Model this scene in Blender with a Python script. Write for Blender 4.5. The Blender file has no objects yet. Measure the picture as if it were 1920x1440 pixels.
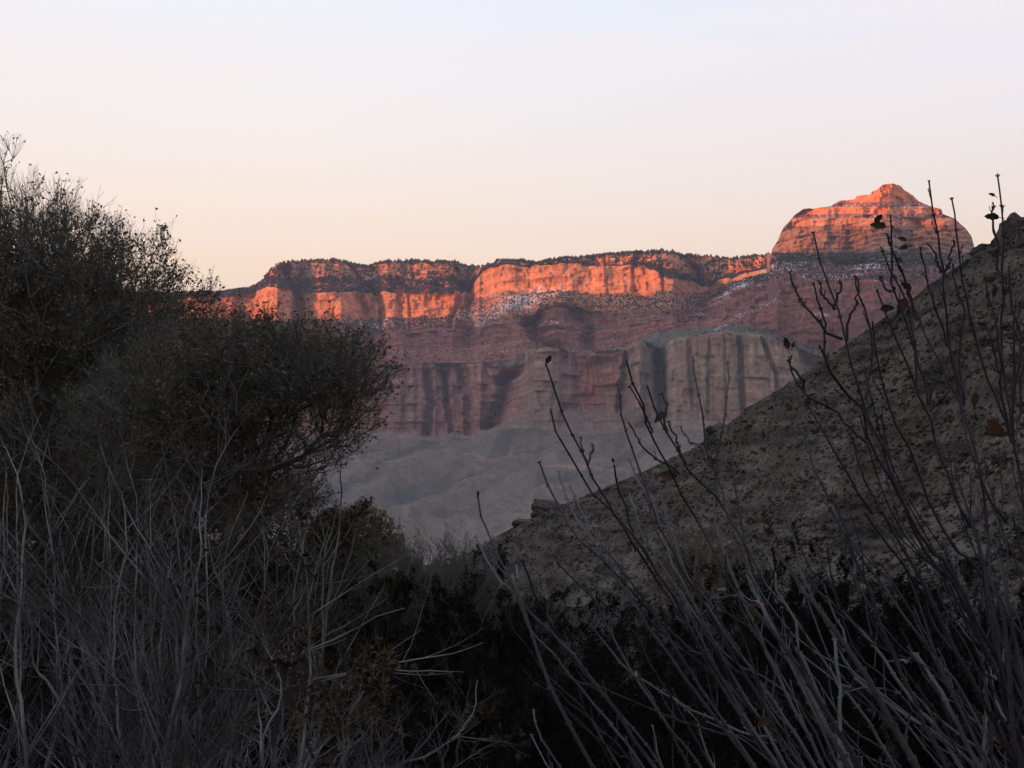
import bpy, math
import numpy as np
from mathutils import Vector

SC = bpy.context.scene
COL = SC.collection
rng = np.random.default_rng(11)

# ---------------------------------------------------------------- camera
PITCH = math.radians(6.15)
HFOV = math.radians(38.0)
F = 960 / math.tan(HFOV / 2)          # focal length in pixels of a 1920 wide frame
cam_d = bpy.data.cameras.new("camera")
cam = bpy.data.objects.new("camera", cam_d)
COL.objects.link(cam)
cam_d.sensor_width = 36
cam_d.angle = HFOV
cam_d.clip_start = 0.05
cam_d.clip_end = 60000
cam.location = (0, 0, 0)
cam.rotation_euler = (math.pi / 2 + PITCH, 0, 0)
SC.camera = cam
FW = np.array([0, math.cos(PITCH), math.sin(PITCH)])
UP = np.array([0, -math.sin(PITCH), math.cos(PITCH)])

# ---------------------------------------------------------------- sun, sky, exposure
SUN_EL = math.radians(1.7)
SUN_H = np.array([-0.82, -0.572]); SUN_H /= np.linalg.norm(SUN_H)   # towards the sun, on the ground
to_sun = Vector((SUN_H[0] * math.cos(SUN_EL), SUN_H[1] * math.cos(SUN_EL), math.sin(SUN_EL)))
sd = bpy.data.lights.new("sun", 'SUN')
sd.energy = 4.5
sd.angle = math.radians(0.7)
sd.color = (1.0, 0.33, 0.115)
sun = bpy.data.objects.new("sun", sd)
COL.objects.link(sun)
sun.location = (-20, -15, 40)
sun.rotation_euler = to_sun.to_track_quat('Z', 'Y').to_euler()

world = bpy.data.worlds.new("World")
SC.world = world
world.use_nodes = True
nt = world.node_tree
nt.nodes.clear()
def N(t, typ, **kw):
    n = t.nodes.new(typ)
    for k, v in kw.items():
        setattr(n, k, v)
    return n
def ramp(t, stops, interp='LINEAR'):
    r = N(t, 'ShaderNodeValToRGB')
    e = r.color_ramp.elements
    r.color_ramp.interpolation = interp
    while len(e) < len(stops):
        e.new(0.5)
    for i, (p, c) in enumerate(stops):
        e[i].position = p
        e[i].color = (*c, 1) if len(c) == 3 else c
    return r
sky = N(nt, 'ShaderNodeTexSky', sky_type='NISHITA')
sky.sun_disc = False
sky.sun_elevation = SUN_EL
sky.sun_rotation = math.atan2(SUN_H[0], SUN_H[1])
sky.air_density = 1.0
sky.dust_density = 1.5
tc = N(nt, 'ShaderNodeTexCoord')
sep = N(nt, 'ShaderNodeSeparateXYZ')
nt.links.new(tc.outputs['Generated'], sep.inputs[0])
# dusk air colours by height above the horizon
rp = ramp(nt, [(0.0, (0.86, 0.55, 0.42)), (0.15, (0.97, 0.70, 0.54)), (0.19, (1.0, 0.75, 0.59)), (0.225, (0.99, 0.82, 0.715)), (0.265, (0.96, 0.865, 0.82)),
               (0.31, (0.92, 0.88, 0.91)), (0.355, (0.87, 0.90, 0.97)), (0.60, (0.60, 0.68, 0.88)), (1.0, (0.45, 0.55, 0.80))])
nt.links.new(sep.outputs['Z'], rp.inputs[0])
# very thin high cloud, streaks running down to the right
mp = N(nt, 'ShaderNodeMapping')
mp.inputs['Rotation'].default_value = (0, math.radians(-14), 0)
mp.inputs['Scale'].default_value = (1.2, 1.2, 9.0)
nz = N(nt, 'ShaderNodeTexNoise')
nz.inputs['Scale'].default_value = 2.2
nz.inputs['Detail'].default_value = 5
nt.links.new(tc.outputs['Generated'], mp.inputs[0])
nt.links.new(mp.outputs[0], nz.inputs['Vector'])
cr = ramp(nt, [(0.45, (0, 0, 0)), (0.75, (1, 1, 1))])
nt.links.new(nz.outputs['Fac'], cr.inputs[0])
mulc = N(nt, 'ShaderNodeMath', operation='MULTIPLY')
mulc.inputs[1].default_value = 0.5
nt.links.new(cr.outputs[0], mulc.inputs[0])
mx = N(nt, 'ShaderNodeMix', data_type='RGBA')
mx.inputs['B'].default_value = (1.0, 0.84, 0.78, 1)
nt.links.new(mulc.outputs[0], mx.inputs['Factor'])
# pinker, slightly dimmer air away from the sun's side
mrx = N(nt, 'ShaderNodeMapRange')
mrx.inputs['From Min'].default_value = -0.15; mrx.inputs['From Max'].default_value = 0.45
mrx.inputs['To Min'].default_value = 0.0; mrx.inputs['To Max'].default_value = 1.0
nt.links.new(sep.outputs['X'], mrx.inputs['Value'])
mxx_ = N(nt, 'ShaderNodeMix', data_type='RGBA', blend_type='MULTIPLY')
mxx_.inputs['B'].default_value = (0.84, 0.86, 0.95, 1)
nt.links.new(mrx.outputs[0], mxx_.inputs['Factor'])
nt.links.new(rp.outputs[0], mxx_.inputs['A'])
nt.links.new(mxx_.outputs['Result'], mx.inputs['A'])
bg1 = N(nt, 'ShaderNodeBackground'); bg1.inputs[1].default_value = 0.06
bg2 = N(nt, 'ShaderNodeBackground'); bg2.inputs[1].default_value = 0.74
nt.links.new(sky.outputs[0], bg1.inputs[0])
nt.links.new(mx.outputs['Result'], bg2.inputs[0])
ad = N(nt, 'ShaderNodeAddShader')
wo = N(nt, 'ShaderNodeOutputWorld')
nt.links.new(bg1.outputs[0], ad.inputs[0]); nt.links.new(bg2.outputs[0], ad.inputs[1])
nt.links.new(ad.outputs[0], wo.inputs[0])

vs = SC.view_settings
vs.view_transform = 'Standard'; vs.look = 'None'; vs.gamma = 1; vs.exposure = 0.45; vs.use_curve_mapping = False
SC.render.engine = 'CYCLES'
SC.cycles.max_bounces = 4
SC.cycles.diffuse_bounces = 2
SC.cycles.volume_bounces = 0
SC.cycles.transparent_max_bounces = 8
SC.cycles.use_denoising = True

# ---------------------------------------------------------------- helpers
def tag(o, label=None, cat=None, group=None, kind=None):
    if label: o['label'] = label
    if cat: o['category'] = cat
    if group: o['group'] = group
    if kind: o['kind'] = kind
    return o

def pdir(px, py):
    """direction of a photo pixel, depth 1 along the camera axis"""
    px = np.asarray(px, float); py = np.asarray(py, float)
    u = (px - 960) / F; v = (720 - py) / F
    return FW + u[..., None] * np.array([1.0, 0, 0]) + v[..., None] * UP

def at(px, py, d):
    return pdir(px, py) * np.asarray(d, float)[..., None]

def hat(px, py, r):
    """point at horizontal distance r in the direction of a photo pixel"""
    d = pdir(px, py)
    h = np.hypot(d[..., 0], d[..., 1])
    return d * (np.asarray(r, float) / h)[..., None]

def tab(pts, x):
    a = np.array(pts, float)
    return np.interp(x, a[:, 0], a[:, 1])

def _h(ix, iy, iz, seed):
    n = (ix * 374761393 + iy * 668265263 + iz * 2147483647 + seed * 1274126177) & 0xFFFFFFFF
    n = ((n ^ (n >> 13)) * 1274126177) & 0xFFFFFFFF
    n = ((n ^ (n >> 16)) * 2246822519) & 0xFFFFFFFF
    return ((n ^ (n >> 15)) & 0xFFFFFF) / float(0xFFFFFF)

def vn(x, y, z=None, seed=0):
    x = np.asarray(x, float); y = np.asarray(y, float)
    x, y = np.broadcast_arrays(x, y)
    fx = np.floor(x).astype(np.int64); fy = np.floor(y).astype(np.int64)
    tx = x - fx; ty = y - fy
    tx = tx * tx * (3 - 2 * tx); ty = ty * ty * (3 - 2 * ty)
    if z is None:
        a = _h(fx, fy, 0, seed); b = _h(fx + 1, fy, 0, seed); c = _h(fx, fy + 1, 0, seed); d = _h(fx + 1, fy + 1, 0, seed)
        return (a * (1 - tx) + b * tx) * (1 - ty) + (c * (1 - tx) + d * tx) * ty
    z = np.broadcast_to(np.asarray(z, float), x.shape)
    fz = np.floor(z).astype(np.int64); tz = z - fz; tz = tz * tz * (3 - 2 * tz)
    r = 0
    for k, w in ((0, 1 - tz), (1, tz)):
        a = _h(fx, fy, fz + k, seed); b = _h(fx + 1, fy, fz + k, seed); c = _h(fx, fy + 1, fz + k, seed); d = _h(fx + 1, fy + 1, fz + k, seed)
        r = r + w * ((a * (1 - tx) + b * tx) * (1 - ty) + (c * (1 - tx) + d * tx) * ty)
    return r

def fbm(x, y, o=4, seed=0, g=0.5):
    s = 0; a = 1; t = 0
    for k in range(o):
        s = s + a * vn(np.asarray(x) * 2 ** k, np.asarray(y) * 2 ** k, seed=seed + k * 17)
        t += a; a *= g
    return s / t - 0.5            # about -0.5..0.5

def ridged(x, y, o=3, seed=0):
    s = 0; a = 1; t = 0
    for k in range(o):
        n = 1 - np.abs(2 * vn(np.asarray(x) * 2 ** k, np.asarray(y) * 2 ** k, seed=seed + k * 31) - 1)
        s = s + a * n; t += a; a *= 0.5
    return s / t                  # 0..1, sharp crests at 1

def mesh(name, V, Fc, mat=None, parent=None, col=None, smooth=False, link=True):
    V = np.ascontiguousarray(V, dtype=np.float32).reshape(-1, 3)
    Fc = np.ascontiguousarray(Fc, dtype=np.int32)
    m = bpy.data.meshes.new(name)
    m.vertices.add(len(V)); m.vertices.foreach_set('co', V.ravel())
    k = Fc.shape[1]
    m.loops.add(Fc.size); m.loops.foreach_set('vertex_index', Fc.ravel())
    m.polygons.add(len(Fc)); m.polygons.foreach_set('loop_start', np.arange(0, Fc.size, k, dtype=np.int32))
    m.update(calc_edges=True)
    if smooth:
        m.polygons.foreach_set('use_smooth', np.ones(len(Fc), dtype=bool))
    if col is not None:
        c = np.ones((len(V), 4), np.float32); c[:, :3] = col
        at_ = m.color_attributes.new('Col', 'FLOAT_COLOR', 'POINT')
        at_.data.foreach_set('color', c.ravel())
    if mat: m.materials.append(mat)
    o = bpy.data.objects.new(name, m)
    if link: COL.objects.link(o)
    if parent: o.parent = parent
    return o

def empty(name, loc, label=None, cat=None, group=None):
    o = bpy.data.objects.new(name, None); COL.objects.link(o)
    o.location = tuple(float(v) for v in loc)
    o.empty_display_size = 0.2
    return tag(o, label, cat, group)

def grid_faces(nr, nc):
    i = np.arange(nr - 1)[:, None] * nc + np.arange(nc - 1)[None]
    return np.stack([i, i + nc, i + nc + 1, i + 1], -1).reshape(-1, 4)

def material(name, color=(0.2, 0.2, 0.2), rough=0.9, attr=False, nscale=8.0, namt=0.3, bump=0.0, c2=None, spec=0.2, space='Object', two=None):
    m = bpy.data.materials.new(name); m.use_nodes = True
    t = m.node_tree; b = t.nodes['Principled BSDF']
    b.inputs['Roughness'].default_value = rough
    b.inputs['Specular IOR Level'].default_value = spec
    co = N(t, 'ShaderNodeTexCoord')
    n = N(t, 'ShaderNodeTexNoise'); n.inputs['Scale'].default_value = nscale; n.inputs['Detail'].default_value = 6
    n.inputs['Roughness'].default_value = 0.6
    t.links.new(co.outputs[space], n.inputs['Vector'])
    mr = N(t, 'ShaderNodeMapRange')
    mr.inputs['From Min'].default_value = 0.3; mr.inputs['From Max'].default_value = 0.7
    mr.inputs['To Min'].default_value = 1 - namt; mr.inputs['To Max'].default_value = 1 + namt
    t.links.new(n.outputs['Fac'], mr.inputs['Value'])
    mxx = N(t, 'ShaderNodeMix', data_type='RGBA', blend_type='MULTIPLY'); mxx.inputs['Factor'].default_value = 1
    if attr:
        a = N(t, 'ShaderNodeAttribute'); a.attribute_name = 'Col'
        t.links.new(a.outputs['Color'], mxx.inputs['A'])
    elif c2:
        m2 = N(t, 'ShaderNodeMix', data_type='RGBA')
        m2.inputs['A'].default_value = (*color, 1); m2.inputs['B'].default_value = (*c2, 1)
        n2 = N(t, 'ShaderNodeTexNoise'); n2.inputs['Scale'].default_value = nscale * 0.37; n2.inputs['Detail'].default_value = 3
        t.links.new(co.outputs[space], n2.inputs['Vector'])
        r2 = ramp(t, [(0.42, (0, 0, 0)), (0.58, (1, 1, 1))])
        t.links.new(n2.outputs['Fac'], r2.inputs[0]); t.links.new(r2.outputs[0], m2.inputs['Factor'])
        t.links.new(m2.outputs['Result'], mxx.inputs['A'])
    else:
        mxx.inputs['A'].default_value = (*color, 1)
    t.links.new(mr.outputs[0], mxx.inputs['B'])
    t.links.new(mxx.outputs['Result'], b.inputs['Base Color'])
    if bump:
        bp = N(t, 'ShaderNodeBump'); bp.inputs['Distance'].default_value = bump; bp.inputs['Strength'].default_value = 1.0
        t.links.new(n.outputs['Fac'], bp.inputs['Height']); t.links.new(bp.outputs[0], b.inputs['Normal'])
    return m

# ---------------------------------------------------------------- far canyon: rim cliffs, red ledges, tan slopes
M_rock = material('canyon_rock', attr=True, rough=0.95, nscale=0.03, namt=0.22, bump=6.0, spec=0.05)

def sstep(a, b, x):
    t = np.clip((x - a) / (b - a), 0, 1); return t * t * (3 - 2 * t)

def build_canyon():
    x = np.arange(-360, 2260, 1.6)
    L, RR = -400, 2300
    By = [
      [(L,552),(300,550),(400,549),(430,546),(470,541),(495,526),(508,505),(520,496),(545,491),(600,488),(635,488),(650,492),(665,497),(690,500),(705,494),(720,491),(760,489),(800,490),(850,491),(868,498),(890,501),(915,498),(925,496),(933,488),(982,488),(990,492),(1010,493),(1030,488),(1060,484),(1110,481),(1150,476),(1200,473),(1240,470),(1262,472),(1280,479),(1330,480),(1370,486),(1400,482),(1450,476),(RR,476)],
      [(L,568),(400,556),(470,546),(500,520),(515,517),(545,520),(720,521),(860,522),(885,524),(905,506),(917,499),(1046,498),(1063,493),(1206,492),(1240,500),(1262,512),(1290,522),(1340,522),(1440,498),(1455,484),(RR,484)],
      [(L,572),(400,560),(470,550),(500,539),(546,540),(575,549),(662,549),(700,551),(840,551),(880,545),(905,509),(920,501),(1046,500),(1063,495),(1206,494),(1250,522),(1300,525),(1337,530),(1345,527),(1440,503),(1455,488),(RR,488)],
      [(L,604),(545,600),(830,598),(870,575),(900,560),(930,551),(1060,548),(1130,551),(1200,553),(1260,550),(1337,549),(1360,537),(1440,512),(1455,494),(RR,494)],
      [(L,624),(700,622),(760,618),(850,610),(950,600),(1000,600),(1012,586),(1060,575),(1080,573),(1100,580),(1290,578),(1345,553),(1400,535),(1460,529),(1600,527),(RR,524)],
      [(L,690),(740,686),(790,682),(900,682),(960,672),(985,662),(1003,655),(1175,652),(1200,640),(1225,628),(1260,620),(1330,613),(1400,616),(1450,622),(1520,650),(1600,662),(RR,664)],
      [(L,692),(740,689),(790,684),(900,684),(935,690),(975,692),(990,680),(1000,657),(1175,656),(1182,653),(1203,642),(1220,648),(1237,663),(1258,641),(1300,629),(1360,623),(1430,630),(1480,645),(1520,668),(1600,684),(RR,690)],
      [(L,815),(700,815),(870,815),(925,800),(950,792),(1000,768),(1060,764),(1160,764),(1180,771),(1300,774),(1400,784),(1600,792),(RR,792)],
      [(L,826),(870,822),(930,808),(1100,806),(1250,808),(1600,820),(RR,820)],
      [(L,1120),(RR,1120)],
    ]
    Br = [
      [(L,8900),(300,8600),(420,8500),(480,8450),(520,8220),(545,8320),(562,8520),(600,8330),(640,8300),(668,8480),(700,8620),(725,8400),(800,8330),(850,8320),(880,8560),(900,8150),(925,7900),(1000,7800),(1060,7680),(1200,7600),(1262,7560),(1285,7900),(1310,8150),(1345,7950),(1440,7700),(1458,7000),(1640,6800),(1830,6950),(RR,7000)],
      [(L,-110),(880,-130),(905,-60),(917,-25),(1206,-15),(1262,-130),(1340,-200),(1440,-150),(1458,-40),(RR,-40)],
      [(L,-50),(480,-30),(510,-60),(880,-110),(905,-10),(1206,-6),(1250,-60),(1345,-60),(RR,-20)],
      [(L,-30),(RR,-30)],
      [(L,-200),(700,-200),(760,-230),(870,-330),(1000,-350),(1290,-280),(1350,-300),(1460,-300),(RR,-300)],
      None, None, None, None, None]
    absr = {
      5: [(L,7750),(700,7650),(760,7500),(900,7350),(1000,7250),(1175,7150),(1260,7000),(1400,6880),(1500,6700),(RR,6500)],
      6: [(L,7600),(740,7480),(790,7420),(900,7360),(938,7330),(955,7480),(978,7420),(992,6950),(1003,6850),(1175,6780),(1184,6560),(1203,6480),(1237,6640),(1260,6380),(1300,6280),(1380,6230),(1460,6280),(1520,6500),(1600,6600),(RR,6600)],
      7: [(L,7450),(740,7380),(870,7300),(915,7200),(950,6980),(990,6830),(1003,6760),(1175,6700),(1190,6420),(1260,6290),(1380,6170),(1480,6240),(1600,6480),(RR,6500)],
      8: [(L,7350),(870,7200),(930,6900),(1003,6650),(1175,6600),(1260,6180),(1380,6060),(1600,6400),(RR,6400)],
      9: [(L,2500),(RR,2300)]}
    Y = [tab(b, x) for b in By]
    for k, (lam, am) in {1: (38, 12), 2: (30, 7), 3: (46, 9), 4: (60, 14), 5: (80, 9), 7: (52, 30), 8: (64, 34)}.items():
        Y[k] = Y[k] + fbm(x / lam, x * 0 + k, 4, 350 + (7 if k == 8 else k)) * am
    R = []
    for i in range(10):
        if i == 0: R.append(tab(Br[0], x))
        elif Br[i] is not None: R.append(R[-1] + tab(Br[i], x))
        else: R.append(tab(absr[i], x))
    # make distances fall from rim to floor
    for i in range(1, 10): R[i] = np.minimum(R[i], R[i - 1] - 4)
    for i in range(1, 10): Y[i] = np.maximum(Y[i], Y[i - 1] + 0.6)
    rows = [26, 30, 44, 26, 62, 10, 110, 20, 190]
    ys, rs, sg = [], [], []
    for i in range(9):
        n = rows[i]
        t = (np.arange(n) / n)[:, None]
        ys.append(Y[i][None] * (1 - t) + Y[i + 1][None] * t)
        tt = t ** 1.15 if i == 8 else t
        rs.append(R[i][None] * (1 - tt) + R[i + 1][None] * tt)
        sg.append(i + t + 0 * x[None])
    ys.append(Y[9][None]); rs.append(R[9][None]); sg.append(9 + 0 * x[None])
    y = np.concatenate(ys); r = np.concatenate(rs); s = np.concatenate(sg)
    X = np.broadcast_to(x[None], y.shape)
    P = hat(X, y, r)
    z = P[..., 2]
    S = (X - 960) * 2.75            # metres along the wall
    # horizontal shaping: buttresses, gullies, ledges, flutes
    def prof(vals):                 # amplitude by boundary index
        return np.interp(s, np.arange(10), vals)
    big = fbm(S / 420, z / 900 + s * 0.15, 3, 3) * 2
    mid = ridged(S / 170, z / 700 + 3, 3, 7) - 0.5
    gul = ridged(S / 62 + fbm(S / 90, z / 200, 2, 5) * 0.8, z / 500, 3, 9) - 0.5
    flu = fbm(S / 16, z / 90, 3, 13)
    A_big = prof([90, 90, 80, 80, 130, 150, 90, 90, 40, 0])
    A_mid = prof([120, 110, 60, 60, 130, 120, 120, 120, 30, 0])
    A_gul = prof([60, 60, 26, 30, 60, 30, 64, 64, 10, 0])
    A_flu = prof([14, 14, 16, 16, 8, 8, 22, 22, 4, 0])
    knob = sstep(1185, 1260, X) * sstep(5.9, 6.1, s) * (1 - sstep(7.0, 7.3, s))
    # joint bounded blocks: every bed breaks into its own flat faces with sharp returns
    def blocks(lam, seed, lay, edge=0.78):
        u = S / lam + fbm(S / lam / 3, lay * 1.7, 2, seed) * 1.4 + lay * 0.37
        k = np.floor(u).astype(np.int64); f = u - k; l2 = np.floor(lay).astype(np.int64)
        a = _h(k, l2, 3, seed); b = _h(k + 1, l2, 3, seed)
        t_ = sstep(edge, 1.0, f)
        return a * (1 - t_) + b * t_ - 0.5
    lay1 = np.floor(z / 130 + 0.3); lay2 = np.floor(z / 46 + fbm(S / 500, z * 0, 2, 15) * .4); lay3 = np.floor(z / 17)
    B1 = blocks(135, 21, lay1 * 0 + np.floor(np.interp(s, [0, 1.9, 2, 3.9, 4, 5.9, 6, 9], [0, 0, 1, 1, 2, 2, 3, 3])))
    B2 = blocks(48, 22, lay2); B3 = blocks(19, 23, lay3)
    d = A_big * big * 0.8 + A_mid * mid * 0.6 + A_gul * gul * 0.45 * (1 + 0.5 * knob) + A_flu * flu * 0.6
    d = d + B1 * prof([110, 110, 90, 80, 60, 70, 130, 120, 30, 0]) + B2 * prof([60, 50, 46, 36, 20, 24, 34, 34, 12, 0]) * (1 - 0.45 * knob) + B3 * prof([26, 20, 24, 16, 9, 9, 7, 7, 5, 0])
    # traced side gullies and returns: centre line (x by y), half width, depth, top and bottom segment
    for pts, wd, dp, s0, s1 in (
        ([(495, 531), (520, 536), (545, 556), (600, 561)], 9, 230, 0.2, 4), ([(497, 655), (530, 682), (545, 702), (560, 713), (600, 716)], 6, 200, 0, 4),
        ([(500, 566), (520, 566)], 4, 90, 0, 1), ([(540, 672), (600, 690)], 7, 130, 2, 4), ([(545, 766), (600, 768)], 2.2, 50, 2, 4), ([(500, 772), (525, 775)], 3, 80, 0, 1),
        ([(500, 855), (545, 868), (600, 846)], 5, 170, 0, 4), ([(495, 875), (570, 884)], 7, 200, 0, 3), 
        ([(480, 1272), (540, 1330), (560, 1338)], 14, 260, 0, 3), ([(490, 1238), (530, 1245)], 4, 90, 0, 3), ([(490, 1135), (560, 1140)], 3, 50, 0, 3),
        ([(600, 1002), (625, 1010), (655, 1030)], 22, 330, 3.9, 5.6), ([(580, 1078), (612, 1100)], 11, 120, 3.9, 4.9),
        ([(685, 760), (815, 755)], 5, 70, 6, 7), ([(685, 800), (760, 806), (815, 800)], 8, 210, 6, 7.1), ([(685, 830), (815, 846)], 5, 200, 6, 7.1), ([(685, 778), (815, 782)], 4, 60, 6, 7), ([(685, 838), (815, 835)], 5, 60, 6, 7),
        ([(685, 868), (815, 880)], 8, 210, 6, 7.1), ([(685, 908), (815, 905)], 4, 60, 6, 7), ([(690, 960), (790, 932)], 17, 500, 6, 7.2),
        ([(655, 1040), (770, 1036)], 4, 50, 6, 7), ([(655, 1076), (770, 1078)], 5, 70, 6, 7), ([(655, 1122), (770, 1122)], 30, 110, 6.05, 6.9),
        ([(650, 1234), (780, 1246)], 9, 460, 6, 7.2), ([(656, 1178), (780, 1160)], 8, 300, 6, 7.1), ([(640, 1290), (780, 1300)], 4, 70, 6, 7), ([(628, 1330), (780, 1326)], 3, 60, 6, 7), ([(625, 1385), (790, 1394)], 5, 170, 6, 7.2),
        ([(628, 1425), (700, 1455), (790, 1462)], 4, 120, 6, 7.2), ([(640, 1358), (790, 1362)], 3, 60, 6, 7), ([(650, 1206), (780, 1204)], 4, 80, 6, 7)):
        a_ = np.array(pts, float)
        cxn = np.interp(y, a_[:, 0], a_[:, 1])
        win = sstep(s0 - 0.02, s0 + 0.12, s) * (1 - sstep(s1 - 0.15, s1 + 0.25, s)) if s0 > 0 else 1 - sstep(s1 - 0.15, s1 + 0.25, s)
        uu = (X - cxn + fbm(y / 14, X * 0 + dp, 2, 31) * wd * 0.9) / wd
        dp = dp * (0.45 if s0 >= 6 else 0.62)
        d = d + win * dp * np.exp(-np.abs(uu) ** 2.4)
    # stepped ledges following the level beds
    Zb = [hat(x, Y[i], R[i])[..., 2] for i in range(10)]
    slope = np.stack([(R[i] - R[i + 1]) / np.maximum(np.abs(Zb[i] - Zb[i + 1]), 4) for i in range(9)])   # run per metre of fall
    slope = np.clip(slope, 0, 6)
    si = np.clip(np.floor(s), 0, 8).astype(int)
    sl = slope[si, np.arange(len(x))[None].repeat(len(s), 0)]
    def beds(lam, seed):
        u = z / lam + fbm(S / 900, S * 0 + seed, 2, seed) * 0.3
        k = np.floor(u); f = u - k
        h = _h(k.astype(np.int64), (k * 0).astype(np.int64), 1, seed)
        lo = 0.25 + 0.4 * h; hi = lo + 0.30
        return sstep(lo, hi, f) - f, h, sstep(lo - 0.1, lo, f) * (1 - sstep(hi, hi + 0.1, f))
    bd1, h1, tr1 = beds(52, 5)
    bd2, h2, tr2 = beds(19, 6)
    kb = prof([0.85, 0.6, 0.2, 0.25, 0.95, 0.6, 0.3, 0.5, 0.1, 0])
    d += (bd1 * 52 * 0.75 + bd2 * 19 * 0.75) * sl * kb
    # rolling dissected apron
    ton = sstep(7.6, 8.25, s)
    wx = P[..., 0]; wy = P[..., 1]
    q = (wx * 0.2 + wy * 0.98); w = (wx * 0.98 - wy * 0.2)
    warp = fbm(wx / 700, wy / 700, 3, 41) * 620
    roll = ridged((w + warp) / 620, q / 2600, 3, 43) - 0.55
    roll2 = ridged((w + warp * 0.7) / 190, q / 700, 3, 47) - 0.5
    dz = ton * (roll * 120 + roll2 * 46 + fbm(wx / 60, wy / 60, 3, 51) * 6) * np.interp(s, [8, 8.15, 8.8, 9], [0.1, 0.9, 1.5, 0.3])
    # spurs and the washes between them, running down to the left
    wash_shade = 0 * z; crest_light = 0 * z  # shade of washes and light on crests, put into the apron colour
    for pts, wd, hh in (([(800, 1190), (850, 1075), (900, 960), (950, 850), (1000, 740), (1100, 560)], 20, 95), ([(822, 905), (860, 800), (910, 720), (960, 640), (1050, 500)], 16, 70),
                        ([(830, 1400), (880, 1230), (920, 1110), (965, 985), (1010, 880), (1100, 700)], 18, 80), ([(822, 700), (880, 600), (940, 500), (1050, 350)], 20, 70), ([(822, 560), (900, 420), (1000, 250), (1100, 100)], 24, 80),
                        ([(815, 1090), (870, 950), (920, 820), (970, 720), (1080, 540)], 15, -75), ([(822, 830), (880, 715), (930, 630), (1050, 430)], 13, -60), ([(815, 1280), (890, 1120), (950, 960), (1000, 850), (1090, 640)], 14, -70),
                        ([(860, 905), (885, 880), (905, 860)], 9, 30), ([(880, 1010), (905, 960), (930, 900)], 8, -34), ([(835, 1010), (860, 965), (890, 930)], 8, 36), ([(930, 900), (955, 850), (985, 790)], 8, 34)):
        a_ = np.array(pts, float)
        uu = (X - np.interp(y, a_[:, 0], a_[:, 1]) + fbm(y / 16, X / 60, 3, 33) * 42) / wd
        win = ton * sstep(a_[0, 0] - 6, a_[0, 0] + 25, y) * (1 - sstep(a_[-1, 0] - 20, a_[-1, 0], y))
        g_ = win * np.exp(-np.abs(uu) ** 1.15)
        dz = dz + hh * 0.55 * g_ * np.interp(s, [8.0, 8.3, 8.6], [0.2, 0.6, 1])
        if hh < 0: wash_shade = wash_shade + 0.8 * g_
        else: crest_light = crest_light + 0.35 * g_
    hx = P[..., 0] / r; hy = P[..., 1] / r
    rr = r + d * (1 - 0.6 * ton)
    z = z * (1 + (rr / r - 1) * (1 - sstep(0.3, 1.2, s)))
    V = np.stack([hx * rr, hy * rr, z + dz], -1)
    # plateau behind the rim and skirt below
    pl = []
    for k, (dr, dzz) in enumerate(((2500, -60), (700, -22), (120, 2))):
        r2 = r[0] + d[0] + dr
        pl.append(np.stack([hx[0] * r2, hy[0] * r2, z[0] + dzz], -1))
    sk = V[-1].copy(); sk[:, 2] -= 160
    V = np.concatenate([np.stack(pl), V, sk[None]])
    # ---- colours of the beds
    S0_ = S
    S = S0_ + fbm(S0_ / 47, z / 83, 3, 63) * 46 + z * 0.07
    z = z + fbm(S0_ / 71, z / 37, 3, 67) * np.interp(s, [3.9, 4, 5.9, 6], [16, 5, 5, 16])
    i = np.clip(np.floor(s), 0, 8).astype(int)
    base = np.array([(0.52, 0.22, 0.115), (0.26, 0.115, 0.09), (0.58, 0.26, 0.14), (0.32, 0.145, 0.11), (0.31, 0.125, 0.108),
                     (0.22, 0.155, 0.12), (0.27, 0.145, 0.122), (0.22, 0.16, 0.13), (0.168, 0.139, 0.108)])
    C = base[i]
    C6 = np.array((0.29, 0.215, 0.15)); kk = (sstep(1150, 1215, X) * (i == 6) * (0.55 + 0.45 * sstep(-0.1, 0.1, fbm(S / 160, z / 60, 3, 61))))[..., None]
    C = C * (1 - kk) + C6 * kk
    C5 = np.array((0.125, 0.115, 0.085)); kk = (sstep(1180, 1230, X) * ((i == 5)))[..., None]
    C = C * (1 - kk) + C5 * kk
    # centre promontory: left flank painted paler as if lit, red alcove
    kk = ((i == 6) * (1 - sstep(1040, 1075, X)) * sstep(975, 1000, X) * 0.7)[..., None]
    C = C * (1 - kk) + C6 * kk
    al = np.clip(1 - ((X - 1122) / 46) ** 2 - ((y - 722) / 46) ** 2, 0, 1) ** 0.4 * (i == 6)
    C = C * (1 - al[..., None]) + np.array((0.36, 0.14, 0.10)) * al[..., None]
    rb = (sstep(0.02, 0.16, fbm(S / 700, z / 34, 3, 65)) * (i == 6) * 0.6)[..., None]
    C = C * (1 - rb) + np.array((0.27, 0.125, 0.10)) * rb
    # talus between the upper cliffs on the centre keeps the cliff's orange
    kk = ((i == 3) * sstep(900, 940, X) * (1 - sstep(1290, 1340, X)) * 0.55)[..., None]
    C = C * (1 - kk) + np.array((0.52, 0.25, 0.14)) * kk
    # level bands
    band = fbm(S / 1500, z / 9, 4, 71) * 2
    C = C * (1 + band * np.interp(s, np.arange(10), [0.35, 0.2, 0.22, 0.3, 0.75, 0.6, 0.42, 0.3, 0.12, 0.05]))[..., None]
    pal = ((i == 4)) * sstep(0.24, 0.36, fbm(S / 2000, z / 14, 3, 77))
    C = C * (1 - 0.5 * pal[..., None]) + 0.5 * pal[..., None] * np.array((0.40, 0.25, 0.18))
    # vertical stains on the walls
    vs_ = sstep(0.02, 0.18, fbm(S / 26, z / 330, 3, 79)) * (i == 6) * 0.55
    C = C * (1 - vs_[..., None]) + np.array((0.23, 0.175, 0.13)) * vs_[..., None]
    st = fbm(S / 9, z / 260, 4, 81) * 2
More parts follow.
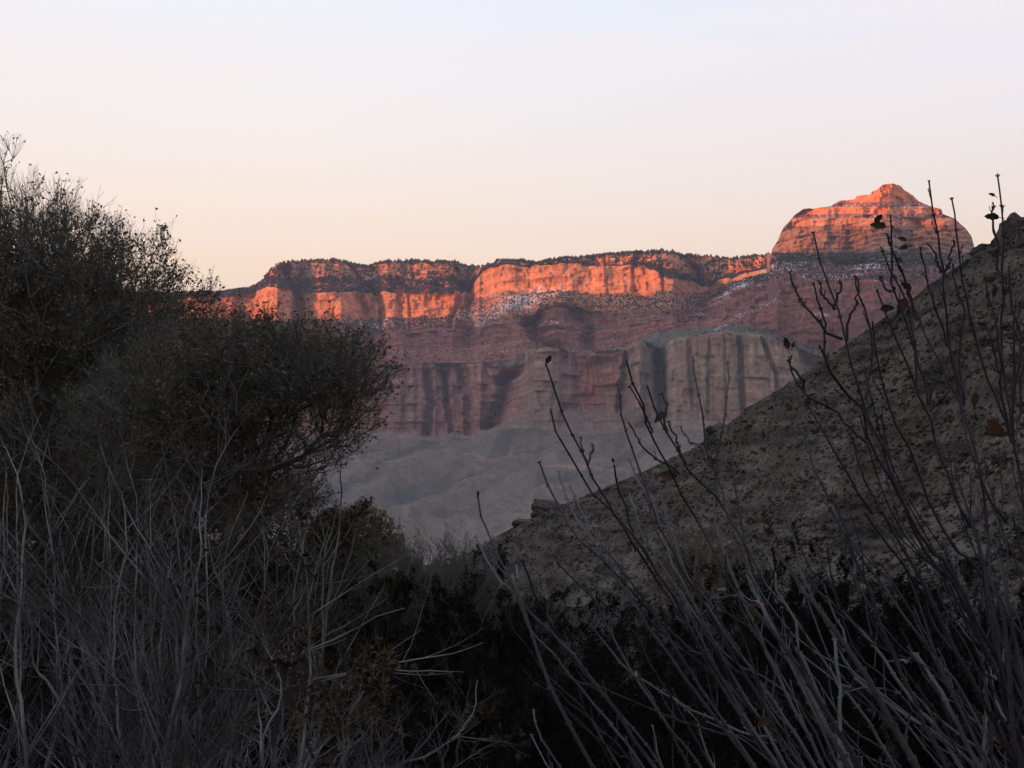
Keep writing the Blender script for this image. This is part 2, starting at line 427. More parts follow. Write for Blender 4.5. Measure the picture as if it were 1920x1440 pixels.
    C = C * (1 + st * np.interp(s, np.arange(10), [0.3, 0.15, 0.28, 0.1, 0.12, 0.1, 0.42, 0.2, 0.05, 0]))[..., None]
    blot = fbm(S / 55, z / 40, 4, 83) * 2
    C = C * (1 + blot * np.interp(s, [0, 2, 3, 3.1, 9], [.35, .4, .4, .22, .2]))[..., None]
    # cracks
    cr_ = sstep(0.90, 0.97, ridged(S / 34, z / 420, 2, 87)) * np.interp(s, np.arange(10), [0.4, 0.2, 0.6, 0.2, 0.2, 0, 0.55, 0.3, 0, 0])
    C = C * (1 - 0.6 * cr_[..., None])
    # treads of the red beds carry grey talus and scrub
    kk = ((i == 4) * np.clip(tr1 * 0.65 + tr2 * 0.35, 0, 0.8))[..., None]
    C = C * (1 - kk) + np.array((0.17, 0.105, 0.085)) * kk
    # upper ledges: rock where steep, scrub and trees on the treads
    rock0 = 1 - np.clip(tr1 * 1.1 + sstep(0.0, 0.25, fbm(S / 50, z / 30, 3, 91)) * 0.9, 0, 1)
    kk = ((i == 0) * (1 - rock0) * 0.45 * (X < 1345))[..., None]
    C = C * (1 - kk) + np.array((0.13, 0.08, 0.06)) * kk
    # rim cap: dark wood right at the top of the left and far parts
    cap = (i == 0) * (1 - sstep(0.04, 0.14, s - fbm(S / 120, S * 0, 3, 93) * 0.5)) 
    kk = (cap * 0.8)[..., None]
    C = C * (1 - kk) + np.array((0.10, 0.065, 0.055)) * kk
    # scrub dots
    sc_ = sstep(0.1, 0.22, fbm(S / 11, z / 9, 2, 95)) * np.interp(s, [0, 1, 1.9, 2, 3, 3.2, 4, 5, 5.5, 6, 7, 8, 9], [.5, .7, .7, .12, .2, .6, .3, .25, .5, .1, .15, .12, .12])
    C = C * (1 - 0.7 * sc_[..., None])
    # snow lying on shaded talus
    n1 = fbm(S / 9 + z / 22, z / 8, 2, 101); n2 = fbm(S / 90 + z / 60, z / 70, 3, 103)
    def blob(cx, cy, rx, ry, a=0.0):
        ca, sa = math.cos(a), math.sin(a)
        u = ((X - cx) * ca + (y - cy) * sa) / rx; v = (-(X - cx) * sa + (y - cy) * ca) / ry
        return np.clip(1 - u * u - v * v, 0, 1)
    reg = (blob(960, 572, 110, 16, -0.42) * 1.2 + blob(1030, 555, 60, 14, -0.5) + blob(900, 590, 80, 14, -.3) * 1.1 + blob(1490, 500, 90, 12, -0.5) + blob(1420, 520, 80, 10, -0.5) * 1.1
           + blob(1650, 492, 80, 17, -0.35) * 1.6 + blob(1600, 505, 40, 8, -0.5) + blob(1340, 570, 90, 9, -0.5) + blob(1400, 590, 90, 7, -.45) + blob(700, 606, 70, 10) + blob(1110, 570, 80, 8)
           + blob(1030, 605, 40, 6) * .8 + blob(1540, 590, 60, 5, -.1) * .6)
    snow = 0.75 * sstep(0.0, 0.16, n1 + 0.26 * np.clip(reg, 0, 1.2) - 0.25 + n2 * 0.95) * np.clip(reg * 3, 0, 1)
    snow = np.maximum(snow, 0.8 * sstep(0.13, 0.2, n1) * ((i <= 1) | (i == 3)) * sstep(0.02, 0.2, n2))
    C = C * (1 - snow[..., None]) + np.array((0.62, 0.60, 0.62)) * snow[..., None]
    # apron: thin pale ledge bands; gully scrub plus relief shading painted into the colour
    led = ((blob(935, 862, 75, 5) + blob(1095, 888, 75, 6)) > 0.05) * (i == 8)
    kk = (led * 0.6)[..., None]
    C = C * (1 - kk) + np.array((0.33, 0.2, 0.15)) * kk
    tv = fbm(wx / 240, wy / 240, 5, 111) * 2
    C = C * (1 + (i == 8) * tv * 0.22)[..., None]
    scrub_shade = sstep(0.06, -0.2, roll) * 0.6 + sstep(0.03, -0.16, roll2) * 0.45 + 0.3 * sstep(0.03, 0.15, fbm(wx / 24, wy / 45, 3, 117)) + wash_shade - crest_light
    scrub_shade = np.clip(scrub_shade, 0, 0.85)
    kk = ((i == 8) * scrub_shade)[..., None]
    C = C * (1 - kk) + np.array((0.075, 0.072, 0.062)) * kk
    C = np.clip(C, 0.02, 0.8)
    top = np.broadcast_to(np.array((0.08, 0.07, 0.05)), (3,) + C.shape[1:])
    C = np.concatenate([top, C, C[-1:]])
    nr, nc = V.shape[:2]
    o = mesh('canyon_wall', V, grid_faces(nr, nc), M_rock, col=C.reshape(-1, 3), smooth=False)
    tag(o, kind='structure')
    return x, s, V[3:-1], y
cx_, cs_, cV, cy_ = build_canyon()

def build_butte():
    xo = [(1436,476),(1446,476),(1449,466),(1459,452),(1463,440),(1469,428),(1477,419),(1490,404),(1506,393),(1520,391),(1535,389),(1558,386),(1566,380),(1576,375),(1590,374),(1603,372),(1606,366),(1631,364),(1636,358),(1647,354),(1655,347),(1666,344),(1684,344),(1690,349),(1695,355),(1710,364),(1722,376),(1740,384),(1765,393),(1768,402),(1792,412),(1800,420),(1809,428),(1821,443),(1830,474),(1836,476)]
    x = np.arange(1437, 1835, 1.1)
    top = tab(xo, x)
    bl = [345, 379, 388, 402, 409, 424, 432, 479]
    off = [170, 150, 105, 95, 62, 52, 34, 0]
    rows = [26, 8, 18, 8, 16, 8, 44]
    nose = 70 * np.exp(-((x - 1650) / 42) ** 2) - 60 * np.exp(-((x - 1590) / 26) ** 2) - 70 * np.exp(-((x - 1712) / 24) ** 2) + 30 * np.exp(-((x - 1535) / 30) ** 2)
    R0 = 7010 + 330 * ((x - 1640) / 195.0) ** 2 - nose
    yy, rr, ss = [], [], []
    for i in range(7):
        for k in range(rows[i]):
            t = k / rows[i]
            yl = bl[i] * (1 - t) + bl[i + 1] * t
            yy.append(np.maximum(top + (i + t) * 0.02, yl)); rr.append(R0 + off[i] * (1 - t) + off[i + 1] * t); ss.append(i + t + 0 * x)
    yy.append(np.maximum(top, 479)); rr.append(R0 - 6); ss.append(7 + 0 * x)
    y = np.stack(yy); r = np.stack(rr); s = np.stack(ss)
    # columns whose top lies below a band start the band at the outline: keep the outline's own offset
    X = np.broadcast_to(x[None], y.shape)
    P = hat(X, y, r); z = P[..., 2]; S = (X - 960) * 2.45
    def blk(lam, seed, lay, edge=0.75):
        u = S / lam + fbm(S / lam / 3, lay * 1.7, 2, seed) * 1.4 + lay * 0.37
        k = np.floor(u).astype(np.int64); f = u - k; l2 = np.floor(lay).astype(np.int64)
        a = _h(k, l2, 3, seed); b = _h(k + 1, l2, 3, seed); t_ = sstep(edge, 1.0, f)
        return a * (1 - t_) + b * t_ - 0.5
    ly = np.floor(s / 2.0)
    d = fbm(S / 130, z / 500, 3, 201) * 90 + (ridged(S / 60, z / 300, 3, 203) - .5) * 26 + fbm(S / 9, z / 40, 3, 205) * 8
    low = (s > 5.9) * 1.0
    d = d + blk(105, 31, ly) * 85 + blk(38, 32, np.floor(z / 30 + fbm(S / 200, z * 0, 2, 35) * 1.5)) * 34 + blk(15, 33, np.floor(z / 11)) * 14
    u = z / 26 + fbm(S / 300, z * 0, 2, 36) * 1.2; f = u - np.floor(u); d = d + low * (sstep(0.3, 0.6, f) - f) * 26 * (0.3 + 1.4 * vn(S / 45, np.floor(u), seed=37))
    hx = P[..., 0] / r; hy = P[..., 1] / r
    r2 = r + d
    z = z * (1 + (r2 / r - 1) * 0.75)
    V = np.stack([hx * r2, hy * r2, z], -1)
    # far side of the butte
    bk = []
    for dr, q in ((700, 1.0), (420, 0.55), (180, 0.15), (60, 0.0)):
        zz = z[0] - (z[0] - z[-1]) * q
        bk.append(np.stack([hx[0] * (r2[0] + dr), hy[0] * (r2[0] + dr), zz], -1))
    sk = V[-1].copy(); sk[:, 2] -= 120
    V = np.concatenate([np.stack(bk), V, sk[None]])
    i = np.clip(np.floor(s), 0, 6).astype(int)
    base = np.array([(0.62, 0.22, 0.11), (0.27, 0.13, 0.10), (0.64, 0.26, 0.13), (0.25, 0.13, 0.10), (0.50, 0.24, 0.14), (0.33, 0.17, 0.12), (0.36, 0.21, 0.15)])
    C = base[i]
    S = S + fbm(S / 40, z / 60, 3, 221) * 40 + z * 0.1; z = z + fbm(S / 60, z / 30, 3, 222) * 22
    C = C * (1 + fbm(S / 260, z / 9, 4, 211) * 0.35)[..., None]
    C = C * (1 + fbm(S / 8, z / 70, 4, 213) * 0.5)[..., None]
    C = C * (1 + fbm(S / 40, z / 35, 4, 215) * 0.6)[..., None]
    dk = sstep(0.0, 0.25, fbm(S / 26, z / 14, 4, 223)) * (i >= 5) * 0.4
    C = C * (1 - dk[..., None])
    dots = sstep(0.12, 0.25, fbm(S / 8, z / 7, 2, 217)) * np.where((i == 1) | (i == 3) | (i == 5), 0.9, 0.25)
    C = C * (1 - 0.7 * dots[..., None])
    sn = sstep(0.13, 0.22, fbm(S / 9, z / 6, 3, 219)) * ((i == 1) | (i == 3)) * 0.8
    C = C * (1 - sn[..., None]) + np.array((0.6, 0.55, 0.55)) * sn[..., None]
    C = np.concatenate([np.broadcast_to(np.array((0.2, 0.12, 0.09)), (4,) + C.shape[1:]), C, C[-1:]])
    C = np.clip(C, 0.02, 0.8)
    o = mesh('butte', V, grid_faces(*V.shape[:2]), M_rock, col=C.reshape(-1, 3))
    tag(o, kind='structure')
build_butte()

# rim on the other side of the canyon (left of and behind the camera): it shades the lower walls at sundown
def build_opposite_rim():
    p = np.array([-SUN_H[1] * -1, SUN_H[0] * -1])
    p = np.array([-0.572, 0.82])
    s_ = np.linspace(-9000, 14000, 420)
    H = tab([(-9000, 1500), (1000, 1650), (3500, 1830), (4500, 1840), (5100, 1760), (5600, 1640), (6200, 1560), (7000, 1520), (8000, 1540), (14000, 1500)], s_)
    H = H + fbm(s_ / 260, s_ * 0, 4, 301) * 90
    rows = []
    for dist, q in ((9500, 0.98), (8200, 1.0), (7600, 1.0), (7350, 0.86), (7100, 0.84), (6900, 0.62), (6100, 0.5), (5900, 0.3), (5200, 0.16), (4200, 0.02), (3800, -0.1)):
        dd = dist + fbm(s_ / 500, s_ * 0 + dist / 3000, 4, 305) * 700 * (q > 0.1)
        xy = SUN_H[None] * dd[:, None] + p[None] * s_[:, None]
        zz = H * q if q > 0 else H * 0 - 110
        rows.append(np.stack([xy[:, 0], xy[:, 1], zz], -1))
    V = np.stack(rows)
    z = V[..., 2]
    C = np.stack([0.32 + 0 * z, 0.2 + 0 * z, 0.14 + 0 * z], -1) * (1 + fbm(z / 30, z * 0, 3, 307) * 0.8)[..., None]
    o = mesh('opposite_rim', V, grid_faces(*V.shape[:2]), M_rock, col=C.reshape(-1, 3))
    tag(o, kind='structure')
build_opposite_rim()

# conifers on the rim and on the treads: far too many and too small to count
M_con = material('conifer', color=(0.035, 0.04, 0.03), rough=1.0, nscale=0.2, namt=0.3)
def build_far_trees():
    i = np.floor(cs_).astype(int)
    w = np.zeros_like(cs_)
    X = np.broadcast_to(cx_[None], cs_.shape)
    w[(cs_ < 0.12)] = 0.7
    cl = fbm(X / 22, cs_ * 5, 3, 401)
    w[(i == 0) & (cs_ >= 0.15)] = 0.12
    w *= (0.3 + 1.4 * sstep(-0.1, 0.1, cl))
    m1 = (i == 1); w[m1] = 0.6 * (0.35 + sstep(-0.15, 0.1, cl[m1]))
    w[i == 3] = 0.5; w[(i == 5)] = 0.10; w[(i == 4)] = 0.05
    w[(i <= 2) & (X > 1452)] = 0.15
    w[(X < -200)] *= 0.3
    flat = w.ravel() / w.sum()
    n = 52000
    idx = rng.choice(flat.size, n, p=flat)
    P = cV.reshape(-1, 3)[idx] + rng.normal(0, 4, (n, 3)) * [1, 1, 0]
    seg = i.ravel()[idx]
    h = rng.uniform(7, 17, n) * np.where(seg == 0, 1.0, np.where(seg == 1, 0.9, 0.6))
    # the rim line itself
    j = rng.choice(len(cx_), 1500); Q = cV[0][j] + rng.normal(0, 12, (1500, 3)) * [1, 1, 0] + [0, 15, 0]
    m = (cx_[j] < 1450) & ~((cx_[j] > 930) & (cx_[j] < 985)) & (fbm(cx_[j] / 14, cx_[j] * 0, 3, 407) > -0.02)
    Q = Q[m]; P = np.concatenate([P, Q]); h = np.concatenate([h, rng.gamma(4, 3.0, len(Q)).clip(4, 24)])
    # bushes on the tan apron below
    fl = np.where((i == 8) & (cs_ < 8.85), 0.3 + sstep(-0.05, 0.12, fbm(cV[..., 0] / 130, cV[..., 1] / 130, 3, 409)) * 2, 0).ravel(); fl /= fl.sum()
    j2 = rng.choice(fl.size, 9000, p=fl); P = np.concatenate([P, cV.reshape(-1, 3)[j2]]); h = np.concatenate([h, rng.uniform(1.5, 4.5, 9000)])
    n = len(P)
    ang = rng.uniform(0, 6.28, n)[:, None] + np.arange(5)[None] * 2 * math.pi / 5
    rad = (h * rng.uniform(0.28, 0.55, n))[:, None] * rng.uniform(0.7, 1.3, (n, 5))
    ring = np.stack([P[:, None, 0] + np.cos(ang) * rad, P[:, None, 1] + np.sin(ang) * rad, P[:, None, 2] + h[:, None] * rng.uniform(0.05, 0.4, (n, 5))], -1)
    tip = P + np.stack([rng.normal(0, .6, n), rng.normal(0, .6, n), h], -1)
    bot = P - np.stack([0 * h, 0 * h, h * 0.15], -1)
    V = np.concatenate([ring, tip[:, None], bot[:, None]], 1)
    b = (np.arange(n) * 7)[:, None, None]
    k = np.arange(5); kn = (k + 1) % 5
    Fc = np.concatenate([np.stack([k, kn, k * 0 + 5], -1), np.stack([kn, k, k * 0 + 6], -1)])[None] + b
    o = mesh('far_forest', V.reshape(-1, 3), Fc.reshape(-1, 3), M_con)
    tag(o, 'dark conifers and scrub dotting the rim and ledges of the far cliffs', 'forest', kind='stuff')
build_far_trees()

# ---------------------------------------------------------------- ground
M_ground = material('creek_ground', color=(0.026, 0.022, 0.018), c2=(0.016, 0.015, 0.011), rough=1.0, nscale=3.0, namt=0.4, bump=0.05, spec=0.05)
def ground_z(x, y):
    r = np.hypot(x, y)
    z = -1.65 - 0.035 * np.minimum(r, 2700)
    return z + fbm(np.asarray(x) / 6, np.asarray(y) / 6, 3, 501) * 0.25 * np.clip(r / 4, 0, 1)
def build_ground():
    r = np.concatenate([[0.0], np.geomspace(0.6, 22000, 150)])
    a = np.linspace(0, 2 * math.pi, 241)
    Rg, A = np.meshgrid(r, a, indexing='ij')
    x = Rg * np.sin(A); y = Rg * np.cos(A)
    V = np.stack([x, y, ground_z(x, y)], -1)
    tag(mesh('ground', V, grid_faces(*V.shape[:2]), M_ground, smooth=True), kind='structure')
build_ground()

# ---------------------------------------------------------------- scrubby hillside on the right
M_hill = material('hill_soil', attr=True, rough=1.0, nscale=1.1, namt=0.55, bump=0.6, spec=0.05)
HSKY = [(560,1130),(700,1085),(800,1060),(880,1036),(920,1011),(960,991),(1000,972),(1050,948),(1100,928),(1150,908),(1200,887),(1260,858),(1310,836),(1340,812),(1370,792),(1400,767),(1450,737),(1500,706),(1550,671),(1600,636),(1650,601),(1700,567),(1740,536),(1790,502),(1830,477),(1860,456),(1885,436),(1920,424),(2000,380),(2400,180)]
def hill_point(x, t):
    """x photo column, t 0 ridge .. 1 foot"""
    yt = tab(HSKY, x); rt = tab([(560,560),(760,520),(960,440),(1100,380),(1300,330),(1500,290),(1700,262),(1920,235),(2400,200)], x)
    yb = np.maximum(yt + 60, 1300 + 0 * x)
    y = yt * (1 - t) + yb * t
    r = rt * np.interp(t, [0, 0.55, 1], [1.0, 0.74, 0.32])
    P = hat(x, y, r)
    X = P[..., 0]; Y = P[..., 1]
    edge = np.clip(t * 9, 0.10, 1)
    P[..., 2] += (fbm(X / 24, Y / 24, 4, 601) * 7.0 + (ridged(X / 17 + fbm(X / 30, Y / 30, 2, 605) * 1.5, Y / 60, 3, 607) - 0.5) * 3.2 + fbm(X / 4, Y / 4, 3, 603) * 0.8) * edge * np.clip(r / 150, 0.2, 1)
    return P
def build_hill():
    x = np.arange(560, 2300, 2.4)
    t = np.concatenate([np.linspace(0, 1, 330)])
    T, X = np.meshgrid(t, x, indexing='ij')
    V = hill_point(X, T)
    h = V[0, :, :2] / np.linalg.norm(V[0, :, :2], axis=1)[:, None]
    bk = []
    for dr, dz in ((160, -95), (90, -50), (40, -18), (12, -3)):
        bk.append(np.stack([V[0, :, 0] + h[:, 0] * dr, V[0, :, 1] + h[:, 1] * dr, V[0, :, 2] + dz], -1))
    V = np.concatenate([np.stack(bk), V])
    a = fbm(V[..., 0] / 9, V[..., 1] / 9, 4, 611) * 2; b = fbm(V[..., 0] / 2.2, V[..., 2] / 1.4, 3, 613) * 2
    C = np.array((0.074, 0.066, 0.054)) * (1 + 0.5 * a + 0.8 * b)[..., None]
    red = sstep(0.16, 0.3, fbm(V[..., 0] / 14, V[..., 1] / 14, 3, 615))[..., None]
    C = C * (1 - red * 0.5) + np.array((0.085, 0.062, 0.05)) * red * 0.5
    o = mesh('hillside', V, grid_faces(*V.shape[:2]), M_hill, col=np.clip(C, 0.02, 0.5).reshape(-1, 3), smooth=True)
    tag(o, kind='structure')
build_hill()

def clumps(P, size, ntri, flat=0.75, seed=0, up=0.5):
    """low scrub: sprays of small blades around each point. returns V, F, per-blade index"""
    g = np.random.default_rng(seed); n = len(P)
    a = g.uniform(0, 6.283, (n, ntri)); e = np.arccos(g.uniform(0.05, 1, (n, ntri)))
    dirv = np.stack([np.sin(e) * np.cos(a), np.sin(e) * np.sin(a), np.cos(e) * flat], -1)
    rad = size[:, None] * g.uniform(0.35, 1.0, (n, ntri))
    c = P[:, None] + dirv * rad[..., None] * 0.8
    tri = g.normal(0, 1, (n, ntri, 3, 3)); tri /= np.linalg.norm(tri, axis=-1, keepdims=True)
    tri[..., 2] *= 0.7
    V = c[:, :, None] + tri * (size[:, None] * 0.34)[:, :, None, None]
    V = V.reshape(-1, 3)
    return V, np.arange(len(V)).reshape(-1, 3)

M_scrub = material('scrub', attr=True, rough=1.0, nscale=2.0, namt=0.25, spec=0.05)
def build_scrub():
    n = 26000
    x = rng.uniform(560, 2250, n); t = rng.beta(1.0, 1.15, n)
    x = np.where(rng.random(n) < 0.15, x, x)
    P = hill_point(x, t)
    keep = (fbm(P[:, 0] / 7, P[:, 1] / 7, 2, 621) > -0.22) & (fbm(P[:, 0] / 4.5 + P[:, 2] / 6, P[:, 2] / 1.1, 3, 623) > -0.10)
    P = P[keep]; n = len(P)
    size = rng.gamma(5, 0.076, n).clip(0.12, 0.9) * np.where(rng.random(n) < 0.03, 1.9, 1.0)
    P[:, 2] += size * 0.15
    nt_ = 24
    V, Fc = clumps(P, size, nt_, seed=5)
    kind = rng.random(n)
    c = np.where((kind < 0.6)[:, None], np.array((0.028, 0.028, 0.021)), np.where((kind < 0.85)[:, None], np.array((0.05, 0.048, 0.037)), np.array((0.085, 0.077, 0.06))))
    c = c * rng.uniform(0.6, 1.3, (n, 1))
    C = np.repeat(c, nt_ * 3, 0)
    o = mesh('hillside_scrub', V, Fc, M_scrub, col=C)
    tag(o, 'low dark blackbrush and dry grass tufts covering the hillside', 'scrub', kind='stuff')
build_scrub()

# loose stones on the slope
def rocks_mesh(P, size, seed, squash=0.6):
    g = np.random.default_rng(seed); n = len(P)
    cube = np.array([(x, y, z) for z in (-1, 1) for y in (-1, 1) for x in (-1, 1)], float)
    V = cube[None] * g.uniform(0.55, 1.1, (n, 8, 3)); V[:, :, 2] *= squash
    a = g.uniform(0, 6.28, n); ca, sa = np.cos(a)[:, None], np.sin(a)[:, None]
    X = V[..., 0] * ca - V[..., 1] * sa; Y = V[..., 0] * sa + V[..., 1] * ca
    V = np.stack([X, Y, V[..., 2]], -1) * size[:, None, None] + P[:, None]
    q = np.array([(0, 2, 3, 1), (4, 5, 7, 6), (0, 1, 5, 4), (2, 6, 7, 3), (0, 4, 6, 2), (1, 3, 7, 5)])
    return V.reshape(-1, 3), (q[None] + (np.arange(n) * 8)[:, None, None]).reshape(-1, 4)
M_stone = material('hill_stone', color=(0.07, 0.064, 0.056), c2=(0.042, 0.039, 0.034), rough=0.95, nscale=0.7, namt=0.4, bump=0.1, spec=0.05)
def build_stones():
    n = 15000
    P = hill_point(rng.uniform(560, 2250, n), rng.beta(1, 1.1, n))
    V, Fc = rocks_mesh(P, rng.gamma(1.6, 0.085, n) + 0.05, 9)
    tag(mesh('stones', V, Fc, M_stone), 'loose tan stones scattered between the bushes of the hillside', 'stones', kind='stuff')
build_stones()

# rock outcrops breaking the ridge line: each a blocky weathered mass
def outcrop(px, py, d, w, h, dep, label, seed, lean=0.0, n=46):
    u = np.linspace(0, 2 * math.pi, n * 2, endpoint=False); v = np.linspace(-0.35, 1, n)
    U, W = np.meshgrid(u, v, indexing='xy')
    c, s_ = np.cos(U), np.sin(U)
    e = 0.42
    cx = np.sign(c) * np.abs(c) ** e; sy = np.sign(s_) * np.abs(s_) ** e
    pr = np.clip(1 - np.clip(W, 0, 1) ** 7, 0, 1) ** 0.5
    x = cx * pr; y = sy * pr; z = W
    nn = fbm(c * 1.7 + s_ * 1.1 + seed, z * 2.2 + s_ * 0.8, 4, seed)
    bed = np.floor(z * 5.3 + nn * 0.8); st = (_h(bed.astype(np.int64), (bed * 0).astype(np.int64), 2, seed) - .5) * 0.20
    crack = sstep(0.86, 0.98, ridged(U * 1.6 + z * 0.3, z * 0.6, 2, seed + 3)) * 0.14
    k = 1 + nn * 0.55 + st - crack
    zt = z * (1 + fbm(x * 1.4 + seed, y * 1.4, 3, seed + 5) * 0.7)
    V = np.stack([x * k * w / 2 + lean * z, y * k * dep / 2, zt * h], -1)
    V = np.concatenate([V, V[:, :1]], 1)
    base = at(px, py, d)
    o = mesh('rock_outcrop', V, grid_faces(n, n * 2 + 1), M_stone)
    o.location = tuple(base)
    tag(o, label, 'rock outcrop', 'rock outcrops on the hillside ridge')
outcrop(1024, 976, 425, 8.6, 6.0, 9, 'squarish brown rock outcrop at the low left end of the hillside ridge', 3)
outcrop(982, 992, 435, 6.0, 2.8, 7, 'small low rock outcrop just left of the squarish one at the ridge foot', 8)
outcrop(1350, 826, 322, 6.4, 3.2, 9, 'rounded rock knob halfway up the hillside ridge', 14)
outcrop(1908, 462, 236, 6.2, 4.6, 7, 'dark jagged rock outcrop at the top right end of the ridge', 21, lean=0.8)
outcrop(1846, 478, 243, 3.4, 1.8, 4, 'small pointed rock on the ridge just below the jagged top outcrop', 27)


# ---------------------------------------------------------------- plant building
def unit(v):
    return v / np.maximum(np.linalg.norm(v, axis=-1, keepdims=True), 1e-9)

def tubes(P, R, sides=4, closed_tip=True):
    """P (n,k,3) paths, R (n,k) radii -> verts, quads"""
    n, k = P.shape[:2]
    T = np.empty_like(P)
    T[:, 1:-1] = P[:, 2:] - P[:, :-2]; T[:, 0] = P[:, 1] - P[:, 0]; T[:, -1] = P[:, -1] - P[:, -2]
    T = unit(T)
    ref = np.where(np.abs(T[:, :1, 2:3]) > 0.8, np.array([1.0, 0.2, 0]), np.array([0.1, 0.2, 1.0]))
    U = unit(np.cross(T, np.broadcast_to(ref, T.shape))); W = np.cross(T, U)
    a = np.arange(sides) * 2 * math.pi / sides
    V = P[:, :, None] + (U[:, :, None] * np.cos(a)[:, None] + W[:, :, None] * np.sin(a)[:, None]) * R[:, :, None, None]
    b = (np.arange(n) * k * sides)[:, None, None] + (np.arange(k - 1) * sides)[None, :, None]
    j = np.arange(sides)[None, None]; jn = (j + 1) % sides
    Fc = np.stack([b + j, b + jn, b + jn + sides, b + j + sides], -1)
    return V.reshape(-1, 3), Fc.reshape(-1, 4)

def join(parts):
    vs_, fs_, o = [], [], 0
    for v, f in parts:
        vs_.append(v); fs_.append(f + o); o += len(v)
    return np.concatenate(vs_), np.concatenate(fs_)

def smooth_path(p, n, jit=0.0, g=rng):
    p = np.asarray(p, float)
    q = np.concatenate([[2 * p[0] - p[1]], p, [2 * p[-1] - p[-2]]])
    sl = np.concatenate([[0], np.cumsum(np.linalg.norm(np.diff(p, axis=0), axis=1))]); sl /= sl[-1]
    t = np.linspace(0, 1, n); i = np.clip(np.searchsorted(sl, t, side='right') - 1, 0, len(p) - 2)
    f = ((t - sl[i]) / np.maximum(sl[i + 1] - sl[i], 1e-9))[:, None]
    p0, p1, p2, p3 = q[i], q[i + 1], q[i + 2], q[i + 3]
    r = 0.5 * ((2 * p1) + (-p0 + p2) * f + (2 * p0 - 5 * p1 + 4 * p2 - p3) * f ** 2 + (-p0 + 3 * p1 - 3 * p2 + p3) * f ** 3)
    if jit: r = r + g.normal(0, jit, r.shape)
    return r

def grow(P0, D, L, R, K, wob, trop, g, taper=0.25):
    """curved shoots from P0 along D; trop bends them upwards"""
    n = len(P0)
    pts = np.empty((n, K, 3)); pts[:, 0] = P0
    d = unit(D)
    st = (L / (K - 1))[:, None]
    for k in range(1, K):
        d = unit(d + g.normal(0, wob, (n, 3)) + np.array([0, 0, trop]))
        pts[:, k] = pts[:, k - 1] + d * st
    rad = R[:, None] * np.linspace(1, taper, K)[None]
    return pts, rad

def sprout(pts, rad, m, ang, ls, L, g, f0=0.15, f1=0.98, rs=0.6, flat=None):
    """m side shoots per parent path -> start points, directions, lengths, radii"""
    n, K = rad.shape
    f = g.uniform(f0, f1, (n, m)) * (K - 1)
    i = np.minimum(f.astype(int), K - 2); fr = (f - i)[..., None]
    ar = np.arange(n)[:, None]
    A = pts[ar, i]; B = pts[ar, i + 1]
    P = A * (1 - fr) + B * fr
    T = unit(B - A)
    rr = rad[ar, i] * (1 - fr[..., 0]) + rad[ar, i + 1] * fr[..., 0]
    rv = g.normal(0, 1, P.shape)
    side = unit(rv - (rv * T).sum(-1, keepdims=True) * T)
    a = g.uniform(ang[0], ang[1], (n, m, 1))
    D = T * np.cos(a) + side * np.sin(a)
    ln = L[:, None] * ls * (1.15 - 0.75 * f / (K - 1)) * g.uniform(0.6, 1.25, (n, m))
    return P.reshape(-1, 3), D.reshape(-1, 3), ln.ravel(), (np.minimum(rr * rs, rr)).ravel()

def leaf_mesh(P, size, g, updir=None, long=1.7):
    """small folded leaves hanging from the points"""
    n = len(P)
    d = g.normal(0, 1, (n, 3)); d[:, 2] -= 0.3
    if updir is not None: d = d * 0.8 + updir
    d = unit(d); w = unit(np.cross(d, g.normal(0, 1, (n, 3)))); nrm = np.cross(d, w)
    sz = (size * g.uniform(0.6, 1.3, n))[:, None]
    a = P; b = P + d * sz * 0.45 * long / 1.7 * 1.3 + w * sz * 0.36 + nrm * sz * 0.12
    c = P + d * sz * long / 1.7 * 1.25 - nrm * sz * 0.15; e = P + d * sz * 0.45 * long / 1.7 * 1.3 - w * sz * 0.36 + nrm * sz * 0.12
    V = np.stack([a, b, c, e], 1).reshape(-1, 3)
    k = (np.arange(n) * 4)[:, None]
    Fc = np.concatenate([k + [[0, 1, 2]], k + [[0, 2, 3]]])
    return V, Fc

def bark(name, c1, c2, sc=30):
    return material(name, color=c1, c2=c2, rough=0.85, nscale=sc, namt=0.3, bump=0.002, spec=0.25)
M_pale = bark('pale_bark', (0.15, 0.152, 0.15), (0.06, 0.061, 0.058), 6)
M_stem = bark('stem_bark', (0.085, 0.087, 0.087), (0.022, 0.022, 0.021), 5)
M_darkstem = bark('dark_stem_bark', (0.03, 0.028, 0.03), (0.018, 0.016, 0.018), 14)
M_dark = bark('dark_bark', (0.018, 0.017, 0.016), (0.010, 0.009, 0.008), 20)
M_grey = bark('grey_bark', (0.10, 0.099, 0.086), (0.07, 0.069, 0.06), 12)
M_twig = bark('twig_bark', (0.075, 0.074, 0.07), (0.022, 0.022, 0.02), 5)
def leafmat(name, c1, c2, sc=3.0):
    return material(name, color=c1, c2=c2, rough=0.9, nscale=sc, namt=0.4, spec=0.05)
M_tleaf = leafmat('cottonwood_leaf', (0.10, 0.095, 0.065), (0.065, 0.06, 0.046))
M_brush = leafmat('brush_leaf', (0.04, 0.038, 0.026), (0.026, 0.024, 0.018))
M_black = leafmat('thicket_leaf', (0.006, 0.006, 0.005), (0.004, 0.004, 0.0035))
M_olive = leafmat('olive_leaf', (0.115, 0.11, 0.05), (0.08, 0.078, 0.038))
M_brown = leafmat('dry_leaf', (0.075, 0.038, 0.022), (0.035, 0.02, 0.014), 30)
M_rust = leafmat('rust_leaf', (0.055, 0.037, 0.021), (0.028, 0.021, 0.014), 6)
M_tan = leafmat('tan_twig', (0.15, 0.135, 0.105), (0.11, 0.10, 0.08), 2)

